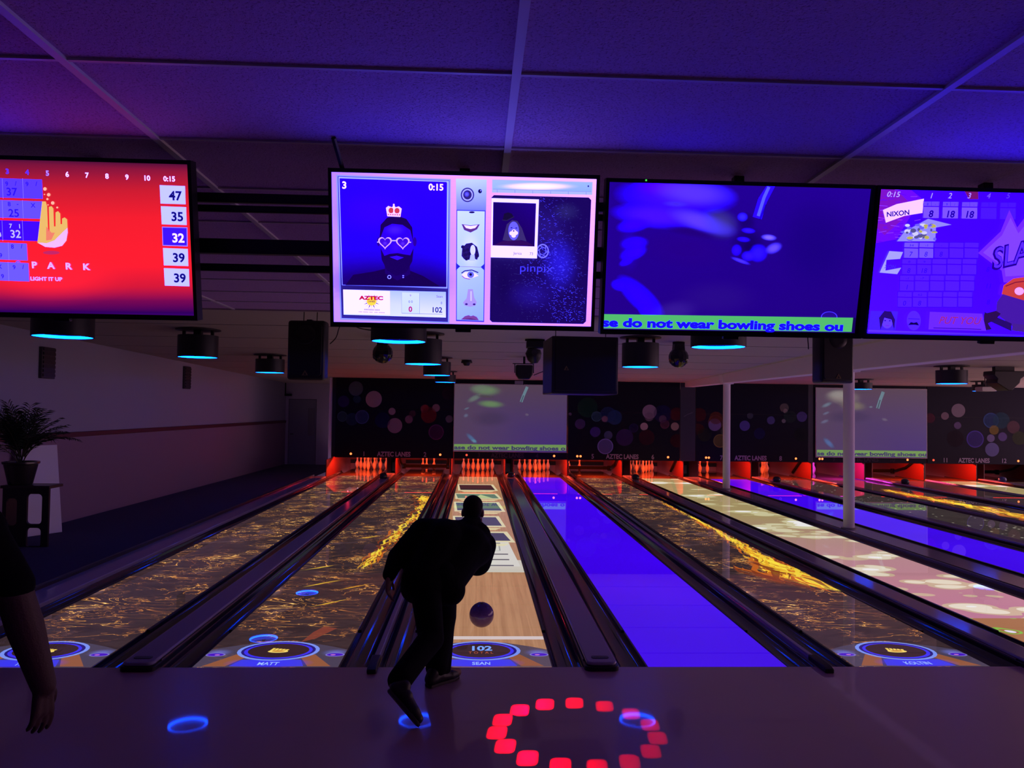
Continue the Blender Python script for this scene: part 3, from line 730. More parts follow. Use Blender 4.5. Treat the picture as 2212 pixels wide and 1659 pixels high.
MASKS = {
 '12': (-4.05, -.715, 'over the leftmost lane pair, numbered 1 and 2', [(725, 818), (979, 822), (979, 990), (725, 986)], '1', '2', [(-3.602,)], [(-1.083,)]),
 '34': (-.69, 2.535, 'behind the left projection screen, numbered 3 and 4', [(981, 822), (1224, 824), (1225, 992), (981, 990)], '3', '4', [(-.334,)], [(2.165,)]),
 '56': (2.56, 5.80, 'right of the left projection screen, numbered 5 and 6', [(1226, 820), (1468, 824), (1468, 996), (1226, 993)], '5', '6', [(2.831,), (2.924,)], [(5.457,)]),
 '78': (6.26, 9.56, 'behind the farther white column, numbered 7 and 8', [(1503, 826), (1745, 830), (1745, 1000), (1502, 997)], '7', '8', [(6.564,), (6.645,)], [(9.202,)]),
 '910': (9.72, 13.09, 'behind the right projection screen, numbered 9 and 10', [(1757, 830), (2001, 835), (2001, 1004), (1757, 1001)], '9', '10', [(9.90,), (9.982,)], [(12.518,)]),
 '1112': (13.115, 16.5, 'at the far right, numbered 11 and 12', [(2003, 835), (2250, 840), (2244, 1010), (2003, 1005)], '11', '12', [(13.295,)], [(15.851,)])}
for key, (x0, x1, lab, quad, na, nb, la, lb) in MASKS.items():
    w = x1-x0; h = ZM1-ZM0
    t = thing('masking_panel', 'black masking panel '+lab, 'masking panel', (x0, YM, ZM0), group='masking panels over the pins')
    G().box(0, w, 0, .03, 0, 1.36).put('lower_panel', M_maskblack, t, bevel=.004)
    G().box(0, w, 0, .03, 1.37, h).put('upper_panel', M_maskblack, t, bevel=.004)
    G().box(-.11 if key == '12' else .002, w-.002, .031, .045, .014, h).put('leak_stop_board', M_black, t)  # added behind the seams to block leaking pin light
    if key in BOK:
        p = Pic(w, h, quad, eps=.0002); cv = BOK[key][0]
        for spec in BOK[key][1:]:
            x, y, r, c, a = spec[:5]; X, Y = cv(x, y); sc = abs(cv(1, 0)[0]-cv(0, 0)[0])
            p.blob(X, Y, r*sc*1.5, r*sc*1.5, tuple(int(q*.5) for q in c), a*.35)
            p.ell(X, Y, r*sc, r*sc, c, a*.75)
            if len(spec) > 5: p.ring(X, Y, r*sc, r*sc, r*sc*.12, tuple(min(255, int(q*1.35)) for q in c), a*.8)
        if len(p.fs): p.put('printed_picture', M_print, t, (0, -.0005, 0))
    mx = w/2
    lc = (150, 138, 165) if key not in ('34', '910') else (62, 54, 66)
    p = Pic(w, h, [(0, h), (w, h), (w, 0), (0, 0)], eps=.0002)
    fx = {'12': (.80, 2.535), '34': (.70, 2.365), '56': (.711, 2.453), '78': (.751, 2.491), '910': (.605, 2.342), '1112': (.528, 2.30)}[key]
    zb = .045
    for num, nx in ((na, fx[0]), (nb, fx[1])):
        p2 = Pic(w, h, [(0, h), (w, h), (w, 0), (0, 0)], eps=.0002)
        p2.text(num, nx, zb, .125, lc, align='c', bold=.02, sx=.9); p2.put('lane_number', M_print, t, (0, -.008, 0))
    p.text('AZTEC LANES', (fx[0]+fx[1])/2-.01, zb, .125, lc, align='c', bold=.035, sx=.82)
    p.put('lettering', M_print, t, (0, -.008, 0))
    for (lx,) in la+lb:
        dim = key == '34' and lx < 0 or key == '1112' and lx < 14
        G().sphere((0, 0, 0), .032, 14, 8, sc=(1, .5, 1)).put('indicator_light', M_dot2 if dim else M_dot, t, (lx-x0, -.012, .105))
t = thing('pier_panel', 'slim dark panel added to stop light leaking left of the right projection screen', 'panel', (9.565, YM+.0, ZM0))  # added to close the gap against light from the pin decks
G().box(0, .15, 0, .03, .0, ZM1-ZM0).put('panel', mat('pier_dark', (.018, .017, .035), .5), t, bevel=.004)
t = thing('pier_panel', 'narrow dark panel between the masking panels beside the farther column', 'panel', (5.81, YM, ZM0))
G().box(0, .44, 0, .03, .0, ZM1-ZM0).put('panel', mat('pier_dark', (.018, .017, .035), .5), t, bevel=.004)
G().tube([(.1, -.004, 1.28), (.2, -.004, 1.34), (.36, -.004, 1.40)], .004, 5).put('hook_wire', mat('bare_wire', (.2, .2, .22), .4), t)

# ------------------------------------------------------------------ projection screens on the masks
M_scr = attr_mat('projection_screen_picture', .62, rough=.6, base=(.10, .09, .10), spec=.2)
def footage(p, big, F):
    """the blurred camera picture shared by the screens; F maps artwork units"""
    bl, wh, gr = ((60, 0, 250), (120, 60, 245), (90, 70, 160)) if big else ((110, 150, 170), (150, 150, 160), (110, 150, 105))
    return bl, wh, gr
SCR = {'left': (-.70, 2.50, .71, 2.61, [(982, 828), (1223, 835), (1223, 976), (981, 974)], CR7, 'left projection screen between the bokeh panels, green text band at its bottom', 'ase do not wear bowling shoes o'),
       'right': (9.79, 13.07, .66, 2.65, [(1762, 838), (1999, 842), (2000, 988), (1762, 987)], CR6, 'right projection screen partly hidden by the nearer white column', 'se do not wear bowling shoes ou')}
for key, (x0, x1, z0, z1, quad, cv, lab, msg) in SCR.items():
    w, h = x1-x0, z1-z0
    t = thing('projection_screen', lab, 'projection screen', (x0, YM-.045, z0), group='projection screens')
    G().box(-.02, w+.02, 0, .03, -.02, h+.02).put('frame', mat('screen_border', (.45, .4, .45), .6), t, bevel=.004)
    p = Pic(w, h, quad, eps=.0003)
    q = lambda x, y: cv(x, y)
    A = [quad[0], quad[1], quad[2], quad[3]]
    p.grad(A, [(96, 76, 92), (92, 72, 92), (62, 46, 132), (88, 70, 108)])
    if key == 'left':
        for x, y, rx, ry, c, a, rot in ((1410, 140, 160, 60, (118, 150, 110), .95, .05), (1350, 120, 120, 50, (120, 140, 118), .8, 0), (1450, 265, 150, 42, (118, 156, 104), .95, .08), (1300, 210, 90, 34, (120, 140, 130), .8, -.45), (1400, 195, 110, 16, (84, 78, 84), .9, .1),
                                        (1228, 305, 34, 12, (112, 128, 150), .8, -.35), (1222, 370, 30, 22, (112, 124, 156), .7, -.4), (1275, 580, 78, 26, (84, 120, 170), .95, .75), (1300, 605, 34, 20, (104, 160, 190), .9, .4), (1785, 365, 24, 16, (120, 104, 130), .8, .2), (1450, 400, 220, 90, (66, 52, 84), .5, 0)):
            X, Y = q(x, y); p.blob(X, Y, rx/4.25, ry/4.25, c, a, rot, core=.35)
        L = [(1730, 250), (1752, 190), (1785, 112)]; Lw = 26
    else:
        for x, y, rx, ry, c, a, rot in ((860, 590, 150, 60, (158, 146, 140), .95, .05), (830, 570, 100, 40, (170, 164, 160), .8, 0), (930, 650, 120, 46, (140, 130, 112), .9, .1), (745, 645, 50, 18, (120, 140, 160), .8, -.4), (740, 705, 34, 12, (120, 128, 160), .7, -.35), (730, 765, 40, 16, (118, 124, 160), .7, -.35),
                                        (760, 920, 62, 24, (86, 120, 180), .95, .75), (1160, 750, 30, 14, (130, 116, 140), .7, .2), (1062, 660, 18, 9, (130, 140, 160), .8, 0), (900, 730, 200, 60, (66, 54, 92), .5, 0)):
            X, Y = q(x, y); p.blob(X, Y, rx/3.317, ry/3.317, c, a, rot, core=.35)
        L = [(1110, 670), (1128, 610), (1150, 552)]; Lw = 24
    sc = 4.254 if key == 'left' else 3.317
    p.line([q(*a) for a in L], Lw/sc, (120, 158, 172), .85); p.line([q(*a) for a in L[:2]], Lw/sc*.35, (60, 70, 90), .8)
    bx0, bx1, yb0, yb1 = (quad[3][0]+.5, quad[2][0], 959, 971.5) if key == 'left' else (1763, 1999, 972, 985)
    p.poly([(bx0, yb0), (bx1, yb0+1.5), (bx1, yb1+1.5), (bx0, yb1)], (128, 176, 92))
    p.text(msg, bx0+.5, yb1-1.5, .105, (58, 62, 112), bold=.04, fit=w-.03)
    p.put('screen_picture', M_scr, t, (0, -.0006, 0))

# ------------------------------------------------------------------ televisions
M_tvp = attr_mat('screen_picture', 1.0, rough=.25, base=(.004, .004, .006))
M_bez = mat('television_bezel', (.006, .006, .009), .3)
TILT = R(11.3)
def tv(x0, zt, w, label, quad, draw):
    t = thing('television', label, 'television', (x0, -3.1+.561*math.sin(TILT), zt-.561*math.cos(TILT)), (TILT, 0, 0), 'televisions hanging in a row')
    h = .561
    g = G()
    g.box(0, w, -.004, .05, 0, .018).box(0, w, -.004, .05, h-.014, h).box(0, .012, -.004, .05, .018, h-.014).box(w-.012, w, -.004, .05, .018, h-.014).box(.01, w-.01, .004, .05, .01, h-.01)
    g.put('frame', M_bez, t)
    G().box(w*.47, w*.53, -.002, .02, -.012, .002).put('sensor_bump', M_bez, t, bevel=.003)
    br = G().box(w*.3, w*.36, .05, .07, .1, .5).box(w*.64, w*.70, .05, .07, .1, .5).box(w*.28, w*.72, .07, .085, .25, .33)
    br.put('wall_bracket', M_blackmetal, t)
    p = Pic(w-.024, h-.032, quad, eps=.00004); p.glow = 7.0; draw(p)
    p.put('screen_picture', M_tvp, t, (.012, .002, .018))
    return t
# --- first television: red score sheet
C1 = lambda x, y: (x/2.962, 300+y/2.962)
def tv_red(p):
    q = C1
    p.vgrad(-196, 421, [(338, (86, 16, 60)), (372, (150, 22, 60)), (410, (205, 28, 50)), (470, (226, 30, 48)), (570, (230, 30, 50)), (620, (214, 24, 58)), (650, (120, 8, 84)), (676, (46, 0, 92)), (690, (60, 0, 110))])
    p.blob(*q(330, 900), 190, 60, (245, 40, 60), .45)
    p.poly([q(x, y) for x, y in ((-520, 130), (-520, 1110), (-300, 1130), (-180, 130))], (90, 0, 190), .0)
    for x, s in ((44, '3'), (172, '4'), (301, '5'), (428, '6'), (555, '7'), (683, '8'), (811, '9'), (938, '10')):
        c = (96, 52, 235) if x < 200 else ((190, 150, 250) if x < 400 else (245, 240, 250))
        p.text(s, *q(x, (222, 228, 234, 241, 247, 253, 259, 265)[int(x/128)]), .0165, c, align='c', bold=.03)
    p.text('0:15', *q(1082, 270), .0165, (245, 240, 250), align='c', bold=.03)
    # score boxes on the right
    for x0, y0, x1, y1, s, hl in ((1020, 295, 1183, 418, '47', 0), (1028, 430, 1190, 551, '35', 0), (1036, 562, 1198, 688, '32', 1), (1042, 698, 1201, 814, '39', 0), (1048, 827, 1208, 944, '39', 0)):
        if hl:
            p.poly([q(x0, y0), q(x1, y0+4), q(x1+2, y1), q(x0+4, y1-5)], (150, 130, 240)); p.poly([q(x0+4, y0+5), q(x1-5, y0+9), q(x1-4, y1-6), q(x0+8, y1-10)], (64, 20, 190))
        else: p.poly([q(x0, y0), q(x1, y0+6), q(x1+4, y1), q(x0+6, y1-5)], (202, 204, 250))
        p.text(s, *q(x1-18, y1-26), .030, (20, 14, 120) if not hl else (245, 242, 255), align='r', bold=.03)
    # rows of frames at the left, slid over by the score strip
    rows = ((250, 383, 272, ((42, '9', 300), (100, '/', 298), (172, '9', 302), (232, '/', 300), (75, '37', 362))), (390, 512, 284, ((58, '8', 430), (112, '-', 428), (212, 'X', 438), (88, '25', 498))), (520, 655, 292, ((68, '7', 570), (122, '1', 572), (100, '32', 632), (0, '4', 626))),
            (660, 778, 176, ((80, '8', 702), (140, '/', 700), (6, '9', 758))), (785, 912, 188, ((92, '9', 834), (150, '/', 832), (18, '9', 892), (0, 'X', 830))))
    for i, (y0, y1, xr, items) in enumerate(rows):
        p.poly([q(-575, y0-18), q(xr-6, y0+10), q(xr, y1), q(-565, y1-26)], ((92, 60, 250), (104, 80, 244), (66, 10, 240), (112, 92, 246), (112, 92, 246))[i])
        p.poly([q(-575, y0-18), q(-200, y0-6), q(-190, y1-16), q(-565, y1-26)], (80, 40, 235))
        for vx in (12, 142) if i < 3 else (-80, 52):
            p.line([q(vx, y0+3), q(vx+6, y1-3)], .8, (150, 130, 250))
        dark = (44, 16, 190) if i != 2 else (205, 195, 255)
        for x, s, yb in items: p.text(s, *q(x, yb), .026 if len(s) == 2 else .0145, dark, align='c', bold=.015)
        for j in range(4):
            p.text(('24', '15', '27', '29', '19')[i], *q(-140-118*j, y1-40), .026, dark, align='c', bold=.015)
    # hand emblem and lettering
    hx = [(270, 400), (293, 400), (302, 430), (308, 590), (318, 590), (313, 435), (330, 430), (342, 445), (346, 560), (356, 560), (356, 470), (372, 462), (386, 478), (388, 545), (398, 545), (398, 510), (414, 502), (430, 515), (434, 590), (426, 650), (400, 682), (350, 695), (290, 690), (240, 665)]
    p.poly([q(*a) for a in hx], (224, 190, 110))
    p.poly([q(*a) for a in ((245, 664), (300, 668), (350, 650), (400, 600), (432, 570), (434, 600), (424, 652), (398, 684), (350, 696), (290, 691))], (226, 190, 230))
    p.poly([q(*a) for a in ((296, 560), (330, 600), (352, 600), (330, 645), (296, 650))], (226, 110, 110), .8)
    for x, y, r in ((288, 320, 11), (312, 357, 11), (285, 355, 4), (304, 385, 7), (338, 410, 11), (308, 422, 4), (367, 439, 6)): p.ell(*q(x, y), r/2.96, r/2.96, (246, 190, 170))
    p.ell(*q(330, 728), 18, 4, (190, 40, 110), .9)
    for ch, x in (('S', 118), ('P', 222), ('A', 330), ('R', 442), ('K', 556)):
        p.text(ch, *q(x, 826+(x-222)*.036), .0215, (222, 190, 245) if x > 150 else (120, 90, 240), align='c', bold=.03, sx=1.15)
    p.text('LIGHT IT UP', *q(196, 905), .0125, (214, 190, 245), bold=.025, sx=1.12)
tv(-2.038, 2.772, .965, 'leftmost television, red score sheet with a hand emblem', [(-195, 339), (405, 355), (420, 682), (-161, 671)], tv_red)

# --- second television: photo booth picture
C2 = lambda x, y: (690+x/3.5677, 340+y/3.5677)
def tv_booth(p):
    q = lambda *a: C2(*a)
    Q = lambda pts: [C2(*a) for a in pts]
    k = 1/3.5677
    p.grad(Q([(70, 95), (2155, 160), (2095, 1315), (103, 1270)]), [(196, 140, 232), (244, 196, 214), (226, 160, 236), (206, 150, 246)])
    for j in range(26):
        y = 110+j*46; p.line(Q([(70+j, y), (2150-j*2, y+58-j*.6)]), .5, (210, 150, 200), .35)
    # left picture in its steel frame
    p.poly(Q([(128, 135), (1012, 168), (1000, 1280), (160, 1250)]), (150, 160, 246))
    p.poly(Q([(140, 145), (1002, 178), (990, 1268), (170, 1238)]), (54, 40, 170)); p.poly(Q([(146, 150), (998, 182), (986, 1010), (172, 985)]), (170, 184, 250)); p.poly(Q([(158, 165), (984, 196), (976, 1000), (180, 982)]), (60, 50, 190))
    p.grad(Q([(154, 162), (980, 190), (978, 998), (178, 980)]), [(42, 0, 205), (44, 0, 214), (30, 0, 128), (34, 0, 140)])
    p.blob(*q(420, 420), 110, 60, (56, 0, 235), .7); p.blob(*q(500, 960), 220*.9, 60, (22, 0, 84), .8)
    p.text('3', *q(173, 240), .0235, (255, 255, 255), bold=.03); p.text('0:15', *q(955, 255), .0215, (255, 255, 255), align='r', bold=.03)
    # portrait: shoulders, neck, beard, face, hair
    p.poly(Q([(200, 985), (260, 905), (420, 880), (500, 860), (690, 870), (800, 915), (930, 995)]), (24, 0, 84))
    p.poly(Q([(500, 760), (690, 765), (700, 900), (600, 950), (505, 895)]), (30, 0, 112))
    p.ell(*q(592, 640), 134*k, 205*k, (48, 0, 182)); p.blob(*q(580, 560), 90*k, 50*k, (74, 26, 225), .9); p.blob(*q(590, 690), 60*k, 60*k, (66, 10, 212), .8)
    p.poly(Q([(462, 640), (470, 520), (520, 465), (600, 452), (670, 475), (715, 540), (722, 650), (700, 560), (640, 520), (560, 512), (500, 540)]), (26, 0, 92))
    p.poly(Q([(470, 700), (500, 760), (540, 745), (600, 738), (650, 748), (700, 755), (725, 700), (715, 800), (670, 885), (590, 915), (520, 870), (480, 790)]), (26, 0, 96))
    p.poly(Q([(540, 768), (595, 758), (650, 772), (600, 792)]), (58, 8, 190)); p.ell(*q(735, 650), 14*k, 36*k, (44, 0, 168)); p.ell(*q(455, 650), 12*k, 34*k, (40, 0, 158))
    p.ring(*q(538, 922), 15*k, 15*k, 5*k, (170, 170, 250)); p.ell(*q(645, 912), 7*k, 5*k, (140, 130, 245)); p.ell(*q(645, 926), 7*k, 4*k, (140, 130, 245))
    # heart glasses
    def heart(cx, cy, s, col):
        pts = []
        for j in range(36):
            t = 2*math.pi*j/36; pts.append(q(cx+s*16*math.sin(t)**3, cy-s*(13*math.cos(t)-5*math.cos(2*t)-2*math.cos(3*t)-math.cos(4*t))))
        p.poly(pts, col)
    for cx, cy in ((505, 655), (642, 657)):
        heart(cx, cy, 3.3, (224, 178, 214)); heart(cx, cy, 2.6, (66, 10, 180)); p.blob(*q(cx, cy+8), 22*k, 20*k, (110, 50, 190), .7)
    p.line(Q([(548, 642), (600, 642)]), 9*k, (214, 180, 220)); p.line(Q([(444, 655), (462, 650)]), 8*k, (214, 180, 220)); p.line(Q([(690, 655), (706, 655)]), 8*k, (214, 180, 220))
    # crown
    p.poly(Q([(512, 390), (530, 375), (560, 385), (573, 362), (586, 385), (612, 378), (634, 396), (624, 460), (523, 455)]), (236, 220, 236))
    p.ell(*q(552, 410), 20*k, 22*k, (214, 60, 90)); p.ell(*q(598, 412), 20*k, 22*k, (214, 60, 90)); p.line(Q([(573, 375), (573, 430)]), 8*k, (246, 240, 246)); p.ell(*q(573, 366), 7*k, 8*k, (246, 220, 220))
    p.line(Q([(522, 440), (626, 444)]), 22*k, (240, 210, 214)); 
    for j in range(6): p.ell(*q(532+j*17, 441+j*.5), 5*k, 5*k, (214, 70, 100))
    # score plate
    p.poly(Q([(172, 1010), (980, 1028), (980, 1240), (180, 1220)]), (40, 30, 130)); p.grad(Q([(182, 1018), (974, 1036), (974, 1234), (186, 1212)]), [(190, 206, 250), (176, 196, 246), (224, 240, 255), (214, 230, 255)])
    p.poly(Q([(182, 1018), (543, 1030), (543, 1212), (188, 1206)]), (240, 244, 255))
    for j in range(16):
        t = 2*math.pi*j/16; c_, s_ = math.cos(t), math.sin(t)
        p.poly(Q([(402+34*math.cos(t-.14), 1110+30*math.sin(t-.14)), (402+66*c_, 1110+60*s_), (402+34*math.cos(t+.14), 1110+30*math.sin(t+.14))]), (60, 60, 110) if j % 2 else (226, 214, 110))
    p.ell(*q(402, 1108), 38*k, 34*k, (244, 226, 80))
    p.text('AZTEC', *q(400, 1096), .0125, (204, 24, 50), align='c', bold=.06, sx=1.5); p.text('LANES', *q(402, 1116), .006, (70, 60, 90), align='c', bold=.03)
    for j in range(13): p.rect(*q(345+j*9.4, 1166+j*.3), *q(351+j*9.4, 1178+j*.3), (120, 124, 190), .55 if j == 8 else .85)
    for j in range(30):
        if j not in (4, 11, 16, 17, 22): p.rect(*q(304+j*6.7, 1186+j*.25), *q(308.5+j*6.7, 1192+j*.25), (70, 72, 130), .8)
    p.poly(Q([(634, 1040), (772, 1046), (772, 1206), (636, 1200)]), (216, 230, 255)); p.line(Q([(772, 1046), (772, 1206)]), 2*k, (120, 130, 200)); p.line(Q([(634, 1200), (948, 1208)]), 3*k, (120, 120, 190)); p.line(Q([(634, 1040), (634, 1200)]), 2*k, (150, 160, 220))
    p.text('9', *q(701, 1072), .0075, (150, 60, 130), align='c'); p.text('0 0', *q(702, 1120), .0085, (70, 50, 110), align='c'); p.text('0', *q(701, 1188), .0185, (196, 20, 50), align='c', bold=.03)
    p.text('Sean', *q(948, 1080), .0085, (110, 50, 110), align='r'); p.text('0', *q(946, 1130), .0085, (70, 50, 110), align='r'); p.text('102', *q(946, 1194), .0185, (36, 30, 70), align='r', bold=.02)
    # middle strip
    p.grad(Q([(1052, 165), (1290, 172), (1284, 410), (1056, 405)]), [(206, 222, 255), (196, 214, 252), (120, 130, 220), (126, 134, 224)])
    p.ell(*q(1141, 290), 52*k, 56*k, (60, 50, 140)); p.ell(*q(1141, 290), 42*k, 46*k, (180, 180, 235)); p.ell(*q(1141, 290), 33*k, 36*k, (50, 36, 130)); p.blob(*q(1136, 285), 22*k, 24*k, (120, 110, 220), .9)
    p.ell(*q(1238, 262), 15*k, 16*k, (24, 14, 80)); p.ell(*q(1243, 258), 4*k, 4*k, (190, 190, 250))
    p.poly(Q([(1056, 405), (1282, 410), (1268, 1268), (1052, 1260)]), (64, 56, 190)); p.grad(Q([(1062, 412), (1274, 417), (1262, 1258), (1058, 1250)]), [(214, 230, 255), (206, 226, 255), (150, 176, 244), (160, 186, 248)])
    p.blob(*q(1165, 720), 90*k, 180*k, (224, 240, 255), .8); p.ell(*q(1175, 424), 22*k, 8*k, (40, 24, 110))
    p.poly(Q([(1096, 515), (1165, 525), (1236, 516), (1215, 555), (1165, 580), (1115, 560)]), (96, 50, 150)); p.poly(Q([(1112, 522), (1165, 530), (1220, 522), (1200, 545), (1165, 553), (1130, 545)]), (240, 240, 255))
    p.poly(Q([(1095, 760), (1100, 700), (1130, 665), (1175, 658), (1215, 690), (1230, 750), (1215, 790), (1190, 780), (1150, 790), (1115, 785)]), (40, 20, 120))
    for j in range(12): p.ell(*q(1105+(j*37) % 120, 690+(j*23) % 100), 14*k, 13*k, (30, 14, 96))
    p.ell(*q(1182, 715), 20*k, 40*k, (220, 226, 255)); p.poly(Q([(1165, 750), (1195, 750), (1200, 795), (1155, 795)]), (190, 200, 250))
    p.poly(Q([(1052, 812), (1085, 840), (1052, 870)]), (44, 40, 180)); p.poly(Q([(1276, 815), (1242, 845), (1272, 872)]), (44, 40, 180)); p.line(Q([(1085, 842), (1242, 846)]), 3*k, (140, 110, 220))
    p.poly(Q([(1095, 905), (1120, 885), (1170, 880), (1205, 895), (1226, 912), (1190, 925), (1150, 935), (1110, 928)]), (230, 234, 255)); p.ell(*q(1165, 904), 26*k, 25*k, (110, 110, 210)); p.ell(*q(1165, 902), 11*k, 11*k, (20, 10, 70)); p.line(Q([(1094, 892), (1120, 874), (1175, 868), (1224, 888)]), 8*k, (40, 16, 100)); p.line(Q([(1098, 912), (1118, 930), (1160, 938)]), 6*k, (150, 70, 150))
    p.poly(Q([(1145, 1015), (1182, 1015), (1192, 1080), (1212, 1115), (1200, 1142), (1162, 1150), (1118, 1140), (1106, 1118), (1134, 1085)]), (176, 150, 226)); p.ell(*q(1132, 1130), 11*k, 8*k, (70, 40, 130)); p.ell(*q(1192, 1131), 11*k, 8*k, (70, 40, 130)); p.line(Q([(1168, 1030), (1168, 1105)]), 12*k, (214, 200, 250))
    p.poly(Q([(1090, 1248), (1120, 1222), (1150, 1214), (1165, 1222), (1185, 1216), (1212, 1228), (1228, 1254)]), (130, 66, 170)); p.poly(Q([(1090, 1248), (1165, 1238), (1228, 1254)]), (90, 40, 140))
    # right album
    p.poly(Q([(1332, 172), (2106, 190), (2102, 290), (1330, 272)]), (176, 190, 240)); p.grad(Q([(1338, 178), (2098, 196), (2095, 264), (1338, 246)]), [(170, 196, 246), (160, 190, 240), (150, 180, 235), (160, 190, 240)])
    p.blob(*q(1680, 225), 330*k, 34*k, (250, 252, 255), 1, core=.4); p.line(Q([(1338, 246), (2095, 266)]), 2*k, (100, 100, 170)); p.ell(*q(2072, 223), 6*k, 7*k, (30, 20, 80))
    for j in range(6): p.line(Q([(1370+j*137, 250+j*3.5), (1370+j*137, 272+j*3.5)]), 2*k, (90, 90, 170))
    al = [(1326, 310), (1345, 292), (2075, 310), (2094, 330), (2052, 1262), (2030, 1282), (1330, 1268), (1312, 1250)]
    p.poly(Q(al), (26, 6, 96))
    rnd = random.Random(4)
    for x, y, rx, ry, c_, a_ in ((1760, 560, 210, 240, (52, 30, 168), .8), (1850, 820, 170, 260, (60, 44, 196), .8), (1640, 1060, 240, 150, (46, 26, 176), .8), (1900, 420, 130, 90, (60, 56, 140), .7), (1420, 980, 90, 220, (14, 0, 70), .8)):
        p.blob(*q(x, y), rx*k, ry*k, c_, a_*.45)
    for j in range(2600):
        u, v = rnd.random(), rnd.random(); x = 1335+u*735; y = 312+v*945
        br = max(0., 1-abs((x-1760)*.75-(y-780)*.25)/330)
        if rnd.random() > .12+br*.9 or x > 2062-v*32 or (x < 1690 and y < 785): continue
        a = .3+rnd.gauss(0, .7); l = 5+rnd.random()*15; x2 = min(x+l*math.cos(a), 2064-v*35)
        p.line(Q([(x, y), (x2, y+l*.8*math.sin(a))]), (1.2+rnd.random()*1.3)*k, (int(50+70*br), int(40+70*br), int(140+95*br)) if j % 3 else (14, 2, 70), .5)
    p.ring(*q(1712, 722), 46*k, 54*k, 8*k, (150, 140, 240), .8)
    for j in range(6):
        t = j*math.pi/3; p.line(Q([(1712+40*math.cos(t), 722+46*math.sin(t)), (1712+26*math.cos(t+1.3), 722+28*math.sin(t+1.3))]), 4*k, (150, 140, 240), .8)
    p.text('pinpix', *q(1530, 872), .028, (20, 4, 74), sx=1.22, bold=.0); p.text('pinpix', *q(1534, 876), .028, (110, 96, 226), .35, sx=1.22)
    p.poly(Q([(1325, 322), (1684, 332), (1668, 778), (1318, 770)]), (232, 236, 255)); p.grad(Q([(1338, 352), (1662, 362), (1650, 688), (1332, 680)]), [(26, 0, 110), (34, 0, 140), (30, 0, 100), (28, 0, 104)])
    p.poly(Q([(1336, 680), (1400, 650), (1460, 640), (1540, 642), (1600, 655), (1650, 686)]), (50, 10, 96)); p.poly(Q([(1408, 640), (1440, 520), (1480, 488), (1520, 495), (1555, 550), (1590, 650), (1550, 640), (1450, 645)]), (60, 44, 120))
    p.ell(*q(1492, 570), 40*k, 70*k, (110, 100, 210)); p.ell(*q(1476, 546), 8*k, 4*k, (40, 20, 110)); p.ell(*q(1512, 548), 8*k, 4*k, (40, 20, 110))
    p.poly(Q([(1410, 485), (1420, 440), (1450, 430), (1478, 440), (1495, 470), (1440, 488)]), (22, 10, 60)); p.line(Q([(1406, 488), (1440, 492), (1496, 462)]), 7*k, (40, 26, 90))
    for dx, dy in ((-18, 0), (14, -2), (0, -14), (-2, 18)): p.ell(*q(1494+dx, 588+dy), 17*k, 15*k, (236, 232, 255))
    p.ell(*q(1492, 570), 6*k, 6*k, (60, 40, 120))
    p.text('Jerica', *q(1490, 748), .0092, (90, 56, 120)); p.text('73', *q(1612, 752), .0092, (90, 56, 120))
    p.line(Q([(70, 97), (2155, 161)]), 8*k, (255, 226, 224), .9)
tv(-.597, 2.759, .965, 'television showing a photo booth portrait, second from the left', [(716, 372), (1289, 387), (1276, 705), (721, 695)], tv_booth)

